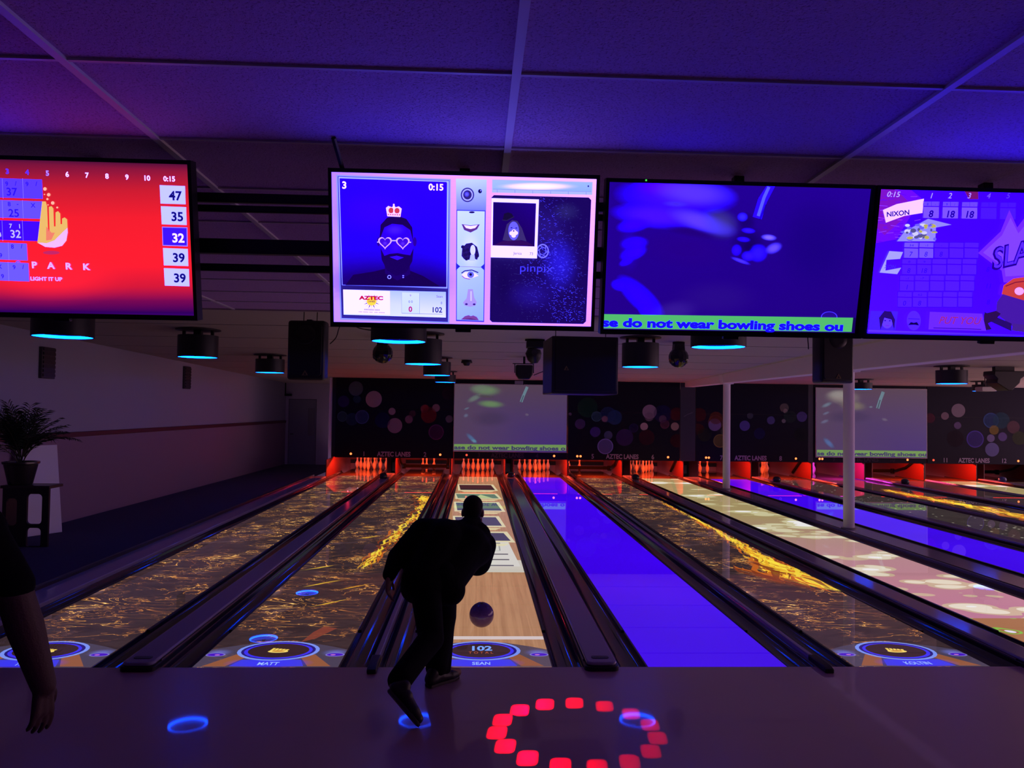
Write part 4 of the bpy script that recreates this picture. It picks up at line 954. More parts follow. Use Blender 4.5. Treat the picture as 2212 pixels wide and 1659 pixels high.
# --- third television: blurred camera picture with text band
C3 = lambda x, y: (1280+x/2.3734, 340+y/2.3738)
def tv_blur(p):
    Q = lambda pts: [C3(*a) for a in pts]; q = C3; k = 1/2.373
    p.grad(Q([(84, 105), (1432, 130), (1345, 900), (42, 885)]), [(34, 0, 150), (36, 0, 150), (34, 0, 132), (36, 0, 140)])
    for x, y, rx, ry, c, a, rot in ((1150, 450, 260, 300, (26, 0, 128), .8, 0), (430, 200, 330, 110, (66, 10, 250), .95, .05), (360, 150, 170, 60, (84, 0, 252), .9, 0), (520, 180, 240, 80, (104, 66, 236), .6, .1), (330, 300, 250, 70, (74, 16, 250), .9, .1), (560, 330, 200, 60, (104, 66, 222), .8, .3),
                                     (650, 340, 120, 90, (70, 60, 150), .7, .3), (430, 238, 80, 20, (70, 40, 170), .9, .05), (480, 470, 300, 120, (38, 0, 140), .95, .1), (500, 380, 200, 30, (34, 0, 120), .8, .2),
                                     (215, 345, 100, 42, (54, 0, 236), .95, -.2), (215, 440, 80, 40, (48, 0, 225), .9, -.1), (210, 490, 80, 40, (52, 0, 240), .9, -.35), (175, 535, 46, 22, (48, 0, 220), .8, -.4), (190, 470, 60, 130, (40, 0, 180), .5, 0),
                                     (250, 720, 170, 62, (44, 0, 250), 1, .75), (140, 655, 50, 34, (42, 0, 230), .9, .2), (285, 790, 60, 40, (46, 0, 255), .95, .6), (420, 790, 160, 70, (62, 30, 160), .6, -.2), (640, 720, 260, 110, (44, 14, 140), .6, 0),
                                     (800, 440, 105, 110, (22, 0, 104), 1, 0), (790, 330, 60, 60, (24, 0, 110), .9, 0), (770, 305, 30, 26, (60, 40, 246), .9, 0), (800, 375, 40, 16, (56, 20, 235), .9, .1), (775, 420, 40, 16, (50, 10, 220), .8, .1), (850, 490, 54, 50, (50, 20, 250), .9, -.3), (740, 475, 30, 34, (50, 10, 230), .8, .2), (800, 505, 40, 30, (56, 20, 240), .8, 0), (800, 460, 30, 30, (20, 0, 90), .9, 0),
                                     (905, 410, 44, 18, (140, 110, 236), .9, .1), (930, 465, 50, 30, (116, 84, 226), .85, -.4), (760, 530, 60, 12, (90, 60, 220), .7, .35)):
        X, Y = q(x, y); p.blob(X, Y, rx*k, ry*k, c, a, rot, core=.3)
    p.line(Q([(845, 310), (872, 220), (915, 128)]), 46*k, (48, 10, 250), .9); p.line(Q([(850, 300), (880, 205), (905, 150)]), 16*k, (96, 100, 255), .85); p.line(Q([(858, 320), (890, 240)]), 8*k, (24, 0, 130), .9)
    p.ell(*q(1215, 818), 40*k, 26*k, (40, 10, 150)); p.ring(*q(1215, 818), 42*k, 28*k, 4*k, (80, 60, 210))
    p.poly(Q([(44, 803), (1338, 822), (1330, 895), (42, 876)]), (84, 190, 112)); p.poly(Q([(1338, 822), (1352, 822), (1346, 902), (1330, 895)]), (22, 0, 90))
    p.text('se do not wear bowling shoes ou', *q(50, 866), .0305, (26, 10, 232), bold=.05, fit=.908)
t3 = tv(.391, 2.750, .985, 'television with a blurred dark blue picture above a green text band', [(1317, 393), (1883, 408), (1854, 721), (1304, 711)], tv_blur)

G().box(.14, .146, -.006, -.003, .553, .559).put('status_light', mat('green_status_light', (.02, .2, .02), .4, emit=(.08, .9, .1), strength=.8), t3)
# --- fourth television: comic style score sheet
def tv_comic(p):
    Q = lambda pts: [C3(*a) for a in pts]; q = C3; k = 1/2.373
    p.grad(Q([(1450, 150), (2760, 190), (2640, 940), (1380, 900)]), [(70, 0, 225), (58, 0, 240), (66, 0, 248), (80, 10, 250)])
    p.poly(Q([(1475, 142), (1640, 150), (1690, 210), (1560, 420), (1445, 440)]), (110, 10, 190)); p.poly(Q([(1480, 150), (1560, 150), (1660, 260), (1500, 400), (1450, 360)]), (130, 20, 170), .8)
    rnd = random.Random(11)
    for j in range(60):
        x = 1450+rnd.random()*230; y = 150+rnd.random()*290; p.line(Q([(x, y), (x+20+rnd.random()*26, y-8+rnd.random()*16)]), 2.5*k, (160, 70, 220) if j % 2 else (84, 0, 190), .8)
    p.poly(Q([(1910, 165), (1980, 160), (1980, 215), (1930, 215)]), (120, 20, 120))
    p.text('0:15', *q(1508, 202), .019, (206, 190, 255), bold=.0, sx=1.05, shear=.2)
    for x, s, c in ((1735, '1', (196, 170, 255)), (1832, '2', (196, 170, 255)), (1930, '3', (190, 160, 255)), (2030, '4', (130, 90, 255)), (2130, '5', (100, 60, 250)), (2230, '6', (100, 60, 250))):
        p.text(s, *q(x, 210), .019, c, align='c', shear=.2)
    p.poly(Q([(1490, 270), (1560, 240), (1700, 212), (1692, 285), (1600, 300), (1505, 335)]), (232, 208, 226)); p.text('NIXON', *q(1508, 305), .017, (50, 20, 150), bold=.03, rot=.12, sx=1.05)
    for i, (a, b, s) in enumerate((('8', '-', '8'), ('9', '/', '18'), ('-', '-', '18'), ('', '', ''), ('', '', ''))):
        x = 1700+i*98; y = 226+i*1.5
        p.poly(Q([(x, y), (x+80, y+1), (x+78, y+24), (x-2, y+23)]), (112, 70, 250) if i < 3 else (74, 20, 245)); p.poly(Q([(x-2, y+28), (x+78, y+29), (x+75, y+86), (x-6, y+84)]), (128, 84, 246) if i < 3 else (76, 22, 246))
        p.line(Q([(x+38, y), (x+38, y+24)]), 1.5*k, (50, 0, 190)); p.frame(*q(x-4, y), *q(x+77, y+86), 1.5*k, (60, 10, 200))
        p.text(a, *q(x+18, y+20), .0085, (40, 0, 150), align='c'); p.text(b, *q(x+58, y+20), .0085, (40, 0, 150), align='c'); p.text(s, *q(x+34, y+80), .0235, (36, 0, 160), align='c', bold=.03, shear=.1)
    p.poly(Q([(1560, 430), (1600, 380), (1720, 315), (1840, 345), (1760, 360), (1756, 430)]), (150, 140, 214))
    for j in range(40):
        x = 1590+rnd.random()*170; y = 345+rnd.random()*80; p.ell(*q(x, y), (5+rnd.random()*12)*k, (4+rnd.random()*8)*k, ((214, 210, 190), (90, 84, 150), (190, 180, 90), (110, 96, 190))[j % 4])
    p.poly(Q([(1470, 590), (1520, 480), (1590, 485), (1575, 520), (1505, 525), (1500, 580), (1580, 565), (1560, 598)]), (190, 186, 210), .75); p.text('XON', *q(1492, 568), .013, (70, 40, 160), shear=.2)
    # grid of frames
    rows = ((436, 516, ('34', '-1', '-', '', ''), ('7', '8', '8', '', '')), (520, 600, ('8', '9', '', '', ''), ('8', '18', '', '', '')), (604, 684, ('-1', '-7', '', '', ''), ('1', '', '', '', '')), (688, 766, ('-', '62', '', '', ''), ('0', '8', '', '', '')))
    for i, (y0, y1, tops, bots) in enumerate(rows):
        for j in range(5):
            x = 1598+j*77-i*12; c = (120, 84, 252) if i == 0 and j < 2 else (84, 26, 250)
            p.poly(Q([(x, y0), (x+73, y0+2), (x+71, y0+26), (x-2, y0+24)]), c); p.poly(Q([(x-2, y0+30), (x+71, y0+32), (x+68, y1), (x-5, y1-2)]), c)
            p.frame(*q(x-3, y0), *q(x+70, y1), 1.8*k, (50, 0, 190)); p.line(Q([(x-2, y0+27), (x+71, y0+29)]), 1.5*k, (50, 0, 190))
            p.text(tops[j], *q(x+34, y0+20), .0075, (50, 0, 170), align='c', sx=1.6); p.text(bots[j], *q(x+30, y1-8), .0175, (48, 0, 180), align='c', shear=.1)
        if i: p.text(('', '8', '11', '8')[i], *q(2020, y1-14), .0175, (50, 0, 190), align='c', shear=.1)
    # star burst with letters, kneeling figure
    p.poly(Q([(1970, 490), (2085, 380), (2130, 270), (2170, 360), (2290, 200), (2330, 380), (2480, 330), (2440, 470), (2560, 540), (2420, 590), (2440, 700), (2290, 640), (2100, 640), (2090, 580)]), (118, 40, 252)); p.poly(Q([(1995, 488), (2092, 400), (2136, 310), (2176, 390), (2280, 260), (2316, 410), (2430, 370), (2400, 470), (2480, 540), (2380, 570), (2380, 640), (2280, 600), (2110, 610), (2105, 565)]), (132, 66, 254))
    p.text('SLAM', *q(2040, 575), .075, (40, 0, 150), bold=.05, rot=.25, shear=.25, sx=.8); p.text('SLAM', *q(2046, 570), .072, (96, 40, 255), bold=.0, rot=.25, shear=.25, sx=.8)
    p.poly(Q([(2090, 700), (2100, 655), (2150, 620), (2260, 605), (2300, 690), (2200, 735), (2130, 725)]), (206, 62, 66)); p.line(Q([(2110, 660), (2160, 640), (2230, 632)]), 5*k, (130, 20, 60)); p.ell(*q(2180, 685), 24*k, 20*k, (226, 170, 200))
    p.poly(Q([(2065, 740), (2095, 700), (2230, 740), (2260, 890), (2160, 890), (2140, 860), (2060, 800)]), (70, 24, 170)); p.poly(Q([(2140, 850), (2000, 790), (2010, 830), (2140, 890)]), (40, 10, 110))
    p.poly(Q([(2000, 800), (2060, 785), (2085, 800), (2060, 830), (2020, 850), (2040, 880), (2010, 885), (1996, 850)]), (44, 12, 84)); p.poly(Q([(2150, 850), (2230, 860), (2235, 900), (2140, 885)]), (70, 30, 150))
    # faces and sign along the bottom
    p.poly(Q([(1420, 785), (1560, 788), (1545, 890), (1410, 885)]), (74, 30, 236)); p.ell(*q(1504, 835), 30*k, 40*k, (104, 60, 255)); p.poly(Q([(1470, 885), (1462, 820), (1490, 785), (1525, 788), (1545, 830), (1540, 885), (1526, 830), (1490, 820)]), (40, 10, 120)); p.ell(*q(1494, 835), 5*k, 3*k, (40, 0, 110)); p.ell(*q(1518, 836), 5*k, 3*k, (40, 0, 110)); p.line(Q([(1496, 860), (1514, 861)]), 3*k, (120, 20, 160))
    p.ell(*q(1640, 835), 36*k, 50*k, (88, 36, 255)); p.line(Q([(1612, 825), (1670, 828)]), 3*k, (50, 0, 170)); p.poly(Q([(1610, 858), (1625, 842), (1640, 846), (1656, 842), (1668, 860), (1640, 856)]), (20, 0, 80))
    p.poly(Q([(1722, 790), (1990, 800), (2010, 888), (1715, 880)]), (110, 40, 214)); p.text('PUT YOU', *q(1765, 850), .026, (150, 40, 150), bold=.03, shear=.25); p.line(Q([(1740, 872), (1985, 880)]), 5*k, (70, 10, 170))
    p.grad(Q([(1400, 882), (2640, 925), (2640, 945), (1398, 900)]), [(110, 60, 255), (90, 40, 255), (60, 0, 200), (70, 10, 230)])
tv(1.385, 2.750, .965, 'rightmost television, blue and purple comic style score sheet', [(1903, 409), (2441, 423), (2395, 731), (1872, 721)], tv_comic)

# mounting rails behind the televisions and the ceiling hangers
t = thing('mounting_rail_frame', 'black steel rail frame between the red television and the photo booth television', 'mount', (0, -2.86, 0))
for z, r in ((2.706, .018), (2.665, .013), (2.52, .028), (2.44, .014)):
    G().box(-1.95, 2.3, -r*.6, r*.6, z-r, z+r).put('rail', M_blackmetal, t, bevel=.003)
for x in (-1.5, -.12, .95, 1.95):
    G().box(x-.02, x+.02, -.02, .02, 2.38, 2.84).put('hanger', M_blackmetal, t, bevel=.003)
t = thing('ceiling_strap', 'short black strap from the ceiling to the photo booth television', 'strap', (-.545, -3.2, 2.74))
G().tube([(0, .14, 0), (-.02, 0.02, .098)], .009, 6).put('strap', M_black, t)
# ------------------------------------------------------------------ lane projectors with blue light rings
M_house = mat('projector_black', (.007, .007, .014), .45)
M_ring = mat('blue_light_ring', (.05, .1, .2), .4, emit=(.012, 1.25, 28.0), strength=1.0)
M_lens = mat('projector_lens', (.02, .02, .03), .05, spec=.8)
def projector(x, y, z, r, top, label, plate=True):
    t = thing('lane_projector', label, 'projector', (x, y, z), group='ceiling projectors with blue rings')
    h = top-z-.09
    g = G(); g.lathe([(0, h), (r, h), (r, 0), (r-.012, 0), (r-.012, .045), (.0, .045)], 40, cap=False)
    me = g.put('housing', M_house, t)
    g = G(); g.lathe([(r-.0125, .002), (r-.0125, .030), (r-.030, .030), (r-.030, .002), (r-.0125, .002)], 48, cap=False); g.put('light_ring', M_ring, t)
    G().box(-r*.8, -r*.66, -.02, .02, h, h+.07).box(r*.66, r*.8, -.02, .02, h, h+.07).box(-.05, .05, -.05, .05, h, h+.085).put('hanger', M_blackmetal, t)
    if plate: G().lathe([(r*1.12, h+.075), (r*1.12, h+.089)], 36).put('ceiling_plate', mat('plate_dark', (.03, .018, .02), .5), t)
    G().lathe([(.045, .02), (.04, .004), (.0, .0)], 16).put('lens', M_lens, t, (0, 0, .022))
rowA, rowB, rowC, rowD = 1.72, 5.5, 9.5, 13.4
for x, y, z, r, top, lab in (
    (-4.07, 1.85, 2.556, .272, 3.06, 'below the red television, nearest of the left row'),
    (-.84, 1.85, 2.567, .272, 3.06, 'directly below the photo booth television'),
    (2.35, 1.85, 2.567, .272, 3.06, 'below the blurred blue television'),
    (-4.075, 5.5, 2.599, .275, hc(5.5), 'second in the left row, over the carpet edge'),
    (-.851, 5.5, 2.551, .27, hc(5.5), 'second in the middle row, just below the nearest one'),
    (2.332, 5.5, 2.561, .27, hc(5.5), 'right of the big black subwoofer box'),
    (-4.10, 9.5, 2.563, .275, hc(9.5), 'third in the left row, left of the loudspeaker'),
    (-.857, 9.5, 2.56, .27, hc(9.5), 'third in the middle row'),
    (9.54, 9.5, 2.552, .29, hc(9.5), 'right of the right projection screen top'),
    (-4.09, 13.3, 2.578, .275, hc(13.3), 'smallest in the left row, below the hanging loudspeaker'),
    (-.85, 13.4, 2.555, .26, hc(13.4), 'farthest in the middle row, at the left screen corner'),
    (9.92, 14.0, 2.556, .28, hc(14.0), 'partly hidden behind the nearer white column'),
    (13.23, 14.0, 2.556, .28, hc(14.0), 'farthest right, a pale box hanging in front of it')):
    projector(x, y, z, r, top, 'black projector with glowing blue ring, '+lab)
t = thing('video_projector', 'small pale video projector hanging in front of the farthest right blue ring', 'projector', (12.33, 12.6, 2.56))
G().prism(rrect(.36, .11, .03), -.14, .14).put('body', mat('pale_plastic', (.5, .46, .46), .4), t, bevel=.01)
G().tube([(0, 0, .05), (-.02, 0, hc(12.6)-2.56)], .012).put('pole', mat('projector_pole', (.08, .03, .03), .4), t)
G().lathe([(.03, -.01), (.026, .01), (0, .012)], 14, axis='y').put('lens', M_lens, t, (.08, .141, 0))

# ------------------------------------------------------------------ loudspeakers and effect lights under the ceiling
M_grille = mat('speaker_grille', (.006, .006, .009), .5)
M_emblem = mat('dull_yellow_emblem', (.22, .16, .05), .4)
def emblem(t, x, y, z, s):
    g = G(); g.prism([(-s, 0), (s, 0), (.0, 1.7*s)], 0, .004)
    g2 = g.put('emblem', M_emblem, t, (x, y, z))
    G().prism([(-s*.35, .15*s), (s*.45, .15*s), (.05*s, 1.05*s)], -.002, .0).put('emblem_mark', M_black, g2)
def pa_speaker(name, loc, rz, label, w=.415, h=.66):
    t = thing(name, label, 'loudspeaker', loc, (0, 0, rz), 'hanging loudspeakers')
    G().prism([(-w/2, -.16), (w/2, -.16), (w/2, .0), (w/2-.11, .2), (-w/2+.11, .2), (-w/2, .0)], 0, h, axis='z').put('cabinet', M_black, t, bevel=.03, seg=3)
    G().prism(rrect(w-.06, h-.08, .04, cx=0, cy=h/2), -.172, -.158).put('grille', M_grille, t, bevel=.004)
    G().lathe([(.11, 0), (.10, -.006), (.05, -.002), (0, .0)], 24, axis='y').put('horn', mat('horn_black', (.012, .012, .016), .3), t, (0, -.174, h*.76))
    emblem(t, 0, -.177, .05, .034)
    g = G()
    for x in (-.07, .08): g.tube([(x, -.02, h), (x, -.02, h+.035), (x+.004, -.02, hc(loc[1])-loc[2]-.008)], .005, 6)
    g.put('chain', M_blackmetal, t)
    G().box(-.03, .03, -.05, .05, h-.004, h+.022).put('top_handle', M_black, t, bevel=.006)
    return t
pa_speaker('loudspeaker', (-1.95, 3.0, 2.21), R(-4), 'black hanging loudspeaker left of the photo booth television, blue ring below it')
pa_speaker('loudspeaker', (4.02, 3.0, 2.265), R(8), 'black hanging loudspeaker in front of the nearer white column top')
t = thing('subwoofer', 'large black box loudspeaker hanging below the gap between the middle televisions', 'loudspeaker', (1.17, 3.0, 2.10), (0, 0, R(3)))
G().box(-.385, .385, 0, .75, 0, .66).put('cabinet', mat('subwoofer_vinyl', (.014, .011, .02), .5), t, bevel=.012)
G().box(-.345, .365, -.014, 0, .035, .62).put('grille', M_grille, t, bevel=.006)
emblem(t, -.22, -.02, .27, .03)
g = G()
for x in (-.3, .3): g.tube([(x, .3, .66), (x, .3, hc(3.3)-2.108)], .005, 6)
g.put('chain', M_blackmetal, t)
# cables
def cable(name, label, pts, r=.006):
    P = [Vector(p) for p in pts]; P = [P[0]]+P+[P[-1]]; out = []
    for i in range(1, len(P)-2):
        for k in range(8):
            t = k/8; a, b, c, d = P[i-1:i+3]
            out.append(.5*((2*b)+(c-a)*t+(2*a-5*b+4*c-d)*t*t+(3*b-a-3*c+d)*t**3))
    out.append(P[-1])
    tag(G().tube(out, r, 7).put(name, mat('cable_black', (.02, .012, .014), .5)), label, 'cable')
cable('cable', 'black cable from the hanging loudspeaker to the projector below the photo booth television', [(-1.735, 3.05, 2.63), (-1.66, 3.0, 2.70), (-1.60, 2.9, 2.82), (-1.48, 2.7, 2.84), (-1.3, 2.3, 2.74), (-1.12, 1.9, 2.68)])
cable('cable', 'thin black cable loop left of the right hanging loudspeaker', [(3.72, 2.9, 3.052), (3.74, 2.95, 2.80), (3.76, 2.98, 2.70), (3.77, 3.0, 2.66)])
cable('cable', 'brown cable sagging right of the subwoofer behind the black spotlight', [(1.03, 9.2, 2.58), (1.2, 9.2, 2.65), (1.45, 9.2, 2.74), (1.6, 9.2, hc(9.2)-.004)], .008)
def effect_ball(loc, label, neck):
    t = thing('effect_light', label, 'stage light', loc, group='round effect lights')
    g = G(); g.sphere((0, 0, 0), .155, 14, 9); g.put('faceted_globe', mat('dark_faceted_glass', (.012, .012, .02), .12), t).data.shade_flat()
    for k in range(10):
        a = k*2*math.pi/10
        G().lathe([(.026, 0), (.022, .006), (0, .009)], 8).put('lens', M_lens, t, (.135*math.cos(a), .135*math.sin(a), -.07), (R(115), 0, a+R(90)))
    top = hc(loc[1])-loc[2]
    G().prism([(-.085, .10), (.085, .10), (.075, neck), (-.075, neck)], -.08, .08).put('neck', M_black, t, bevel=.01)
    G().box(-.09, .09, -.02, .02, neck-.01, top-.004).put('bracket', M_blackmetal, t)
effect_ball((-1.50, 6.0, 2.737), 'black faceted effect ball directly below the nearest middle projector', .16)
effect_ball((3.03, 6.0, 2.745), 'black faceted effect ball on a long neck right of the second right projector', .22)
t = thing('scanner_light', 'small black moving light tucked left of the subwoofer', 'stage light', (.80, 6.0, 2.72))
G().box(-.12, .14, -.1, .1, .13, .24).put('base', M_black, t, bevel=.015)
g = G(); g.tube([(0, 0, .12), (-.01, 0, .05), (.0, 0, -.04), (.01, 0, -.10)], [.10, .125, .10, .05], 14); g.put('head', M_black, t)
G().lathe([(.045, -.006), (.035, 0), (0, .002)], 14, axis='y').put('lens', M_lens, t, (.0, -.115, .06))
G().box(-.14, .16, -.02, .02, .24, hc(6)-2.72).put('bracket', M_blackmetal, t)
t = thing('spotlight', 'black yoke spotlight above the top edge of the left projection screen', 'stage light', (.83, 9.0, 2.63))
g = G(); g.prism([(-.16, .13), (.16, .13), (.16, -.05), (.10, -.14), (-.10, -.14), (-.16, -.05)], -.12, .12); g.put('body', M_black, t, bevel=.02)
G().box(-.185, -.17, -.02, .02, -.02, .16).box(.17, .185, -.02, .02, -.02, .16).box(-.22, .185, -.02, .02, .15, .165).box(-.02, .02, -.02, .02, .16, hc(9)-2.63).put('yoke', M_blackmetal, t)
G().box(-.10, .06, -.005, .0, -.235, -.175).put('tag', mat('paper_tag', (.34, .28, .30), .7), t, (-.08, -.1, 0))
G().tube([(.0, -.1, -.12), (-.03, -.1, -.17), (.03, -.1, -.2), (-.02, -.1, -.25)], .006, 6).put('cord', M_black, t)
t = thing('dome_camera', 'tiny black dome on the ceiling right of the third middle projector', 'camera', (-.283, 10.0, 2.84))
G().lathe([(.0, -.06), (.05, -.05), (.075, -.01), (.08, .0)], 18).put('dome', M_black, t)
G().lathe([(.11, .0), (.115, .02), (.10, .06)], 18).put('base', M_black, t)
t = thing('ceiling_loudspeaker', 'dark wedge shaped loudspeaker under the ceiling near the right edge', 'loudspeaker', (10.62, 9.5, 2.60))
G().prism([(-.30, .22), (.42, .22), (.30, .10), (.24, .06), (.22, -.02), (.06, -.17), (-.02, -.17), (-.26, -.02), (-.24, .06), (-.31, .13)], -.18, .18).put('cabinet', M_black, t, bevel=.012)
G().box(-.2, .2, -.05, .05, .22, hc(9.5)-2.6).put('bracket', M_blackmetal, t)

# moving head that throws the ring of red squares on the approach: a lamp behind a metal pattern disc
def gobo_lamp(name, loc, energy, cx, cy, rad, count, half, color):
    o = lamp(name, 'SPOT', loc, energy, color, 0.0, (0, 0, 0), spot=R(172), blend=.0)
    d = o.data; d.use_nodes = True; nt = d.node_tree; em = nt.nodes['Emission']
    class L(NT):
        def __init__(s): s.t = nt
    N = L()
    tc = N.n('TexCoord'); sep = N.n('SeparateXYZ'); N.put(sep.inputs[0], tc.outputs['Normal'])
    iz = N.math('DIVIDE', -1.0*loc[2], sep.outputs[2])
    px = N.math('SUBTRACT', N.math('MULTIPLY', sep.outputs[0], iz), cx-loc[0]); py = N.math('SUBTRACT', N.math('MULTIPLY', sep.outputs[1], iz), cy-loc[1])
    ang = N.math('ARCTAN2', py, px); r = N.math('SQRT', N.math('ADD', N.math('MULTIPLY', px, px), N.math('MULTIPLY', py, py)))
    st = 2*math.pi/count; ph = R(84.5)
    sn = N.math('ADD', N.math('MULTIPLY', N.math('ROUND', N.math('DIVIDE', N.math('SUBTRACT', ang, ph), st)), st), ph)
    u = N.math('SUBTRACT', px, N.math('MULTIPLY', N.math('COSINE', sn), rad)); v = N.math('SUBTRACT', py, N.math('MULTIPLY', N.math('SINE', sn), rad*.965))
    u = N.math('ABSOLUTE', N.math('ADD', u, N.math('MULTIPLY', v, -.12))); v = N.math('ABSOLUTE', v)
    p4 = N.math('ADD', N.math('POWER', N.math('DIVIDE', u, half), 4), N.math('POWER', N.math('DIVIDE', v, half*1.62), 4))
    sm = nt.nodes.new('ShaderNodeMapRange'); sm.interpolation_type = 'SMOOTHSTEP'
    N.put(sm.inputs[0], p4); sm.inputs[1].default_value = 2.4; sm.inputs[2].default_value = .12; sm.inputs[3].default_value = 0.; sm.inputs[4].default_value = 1.
    N.put(em.inputs['Strength'], sm.outputs[0])
    em.inputs['Color'].default_value = (1, 1, 1, 1)
    return o
gobo_lamp('moving_light_beam', (.78, 5.85, 2.70), 3500, .562, -1.165, .475, 15, .050, (1.0, .0, .006))

# ------------------------------------------------------------------ things along the left wall
wrot = (0, 0, R(-1.32))
for y, z0, z1, wd, lab in ((6.42, 2.29, 2.77, .36, 'larger dark louvred panel high on the left wall, nearer the red television'), (11.85, 2.27, 2.77, .34, 'smaller looking dark louvred panel high on the left wall, farther back')):
    x = WX0+(y+.6)*.02304
    t = thing('wall_louvre', lab, 'vent', (x, y, z0), wrot, 'louvred panels on the left wall')
    G().box(.0, .05, -wd/2, wd/2, 0, z1-z0).put('frame', mat('louvre_dark', (.045, .035, .05), .5), t, bevel=.006)
    g = G()
    for k in range(7): g.box(.045, .066, -wd/2+.02, wd/2-.02, .03+k*.066, .07+k*.066)
    g.put('louvres', mat('louvre_slats', (.03, .024, .036), .4), t)
t = thing('wall_conduit', 'thin dark conduit with a box high in the back left corner', 'conduit', (-6.37, 20.0, 2.25))
G().tube([(0, .1, .05), (0, .1, .62)], .02).put('pipe', M_blackmetal, t); G().box(-.03, .2, .05, .19, 0, .07).put('box', M_black, t, bevel=.005)
# leaning white board
t = tag(G().box(0, .03, 0, .62, 0, 1.30).put('white_board', mat('board_white', (.80, .78, .84), .5), None, (-6.50, 5.53, .0), (0, R(-8), R(-28)), bevel=.004), 'white board leaning against the left wall behind the plant stand', 'board')
# plant stand with cut-out end panel
t = thing('plant_stand', 'black wooden stand with two rounded cut-outs under the potted palm', 'stand', (-6.10, 5.0, 0))
M_stand = mat('stand_black', (.012, .011, .014), .45)
G().box(-.28, .36, -.16, .19, .77, .81).put('top', mat('stand_top', (.03, .016, .02), .35), t, bevel=.005)
def panel_with_holes(w, h, holes, y0, y1):
    bm = bmesh.new()
    def loop(pts): 
        vs = [bm.verts.new((x, y0, z)) for x, z in pts]
        return [bm.edges.new((vs[i], vs[(i+1) % len(vs)])) for i in range(len(vs))]
    ed = loop([(0, 0), (w, 0), (w, h), (0, h)])
    for (cx, cz, hw, hh) in holes: ed += loop(rrect(hw, hh, .05, 4, cx, cz))
    bmesh.ops.triangle_fill(bm, use_beauty=True, edges=ed)
    r = bmesh.ops.extrude_face_region(bm, geom=list(bm.faces))
    for v in r['geom']:
        if isinstance(v, bmesh.types.BMVert): v.co.y = y1
    bmesh.ops.recalc_face_normals(bm, faces=bm.faces)
    me = bpy.data.meshes.new('end_panel'); bm.to_mesh(me); bm.free(); me.materials.append(M_stand); return me
put('end_panel', panel_with_holes(.34, .77, [(.155, .50, .20, .40), (.155, .12, .19, .26)], -.15, -.11), t, (.01, 0, 0))
put('end_panel', panel_with_holes(.26, .77, [(.12, .46, .14, .36)], -.15, -.11), t, (-.25, 0, 0))
G().box(-.24, -.21, -.11, .18, 0, .77).put('side_board', M_stand, t)
# potted palm
t = thing('potted_palm', 'bushy palm in a dark tapered pot on the black stand at the left edge', 'plant', (-6.21, 5.0, .81))
G().lathe([(.135, 0), (.15, .02), (.205, .27), (.225, .285), (.225, .31), (.195, .31), (.19, .27), (0, .26)], 28).put('pot', mat('glazed_pot', (.03, .024, .02), .25), t)
G().lathe([(0, .268), (.19, .262)], 20).put('soil', mat('soil', (.01, .008, .006), .9), t)
rnd = random.Random(21); gl = G(); gs = G()
for k in range(46):
    a = rnd.random()*2*math.pi; lean = .25+rnd.random()*1.15; L = .50+.22*rnd.random(); h0 = rnd.random()*.22
    d = Vector((math.cos(a), math.sin(a), 0)); pts = []
    for i in range(9):
        u = i/8; ang = lean*(.35+.95*u)
        pts.append((pts[-1] if pts else Vector((d.x*.03, d.y*.03, .27+h0)))+(d*math.sin(ang)+Vector((0, 0, 1))*math.cos(ang))*(L/8 if i else 0))
    lim = lambda q: Vector((max(q.x, -.48), min(q.y, .36), q.z))
    pts = [lim(q) for q in pts]
    gs.tube(pts, [.008-.0007*i for i in range(9)], 5)
    for i in range(2, 9):
        for sub in (0, .5):
            if i == 8 and sub: continue
            q = pts[i].lerp(pts[min(i+1, 8)], sub); tdir = (pts[min(i+1, 8)]-pts[i-1]).normalized()
            side = tdir.cross(Vector((0, 0, 1)));
            if side.length < .05: side = Vector((-d.y, d.x, 0))
            side.normalize()
            for s in (-1, 1):
                dirn = (side*s*.8+tdir*.7+Vector((0, 0, -.12+rnd.random()*.2))).normalized(); l = (.19+.06*rnd.random())*(1-.45*abs(i-5)/5)
                w = tdir*.011; n = dirn.cross(tdir).normalized()*.0015
                tip = lim(q+dirn*l-Vector((0, 0, .03))); mid = lim(q+dirn*l*.5)
                vs = [q, mid+w, tip, mid-w, mid+n]
                gl.add(vs, [(0, 1, 4), (1, 2, 4), (2, 3, 4), (3, 0, 4), (0, 3, 2, 1)])
gl.put('fronds', mat('palm_green', (.016, .030, .014), .5), t); gs.put('stems', mat('palm_stem', (.05, .045, .02), .6), t)

# ------------------------------------------------------------------ bowling ball on lane 3
t = thing('bowling_ball', 'dark purple bowling ball rolling on the wood-grain lane', 'bowling ball', (.008, 1.06, .1087))
def ball_mat():
    m = bpy.data.materials.new('swirled_ball'); m.use_nodes = True; N = NT(m)
    v = N.coords(); n = N.noise(v, 9, 4, .6, 1.5)
    N.put(N.b.inputs['Base Color'], N.mix(n, (.045, .02, .15), (.17, .08, .36))); N.b.inputs['Roughness'].default_value = .1
    return m
G().sphere((0, 0, 0), .1085, 48, 28).put('ball', ball_mat(), t)
for x, y in ((-.02, .02), (.014, .026), (.0, -.028)):
    d = Vector((x, y, .1075)).normalized()
    o = G().lathe([(.0125, -.004), (.0125, .0008), (0, .0006)], 14).put('finger_hole', M_black, t, d*.1078); o.rotation_euler = d.to_track_quat('Z', 'Y').to_euler()

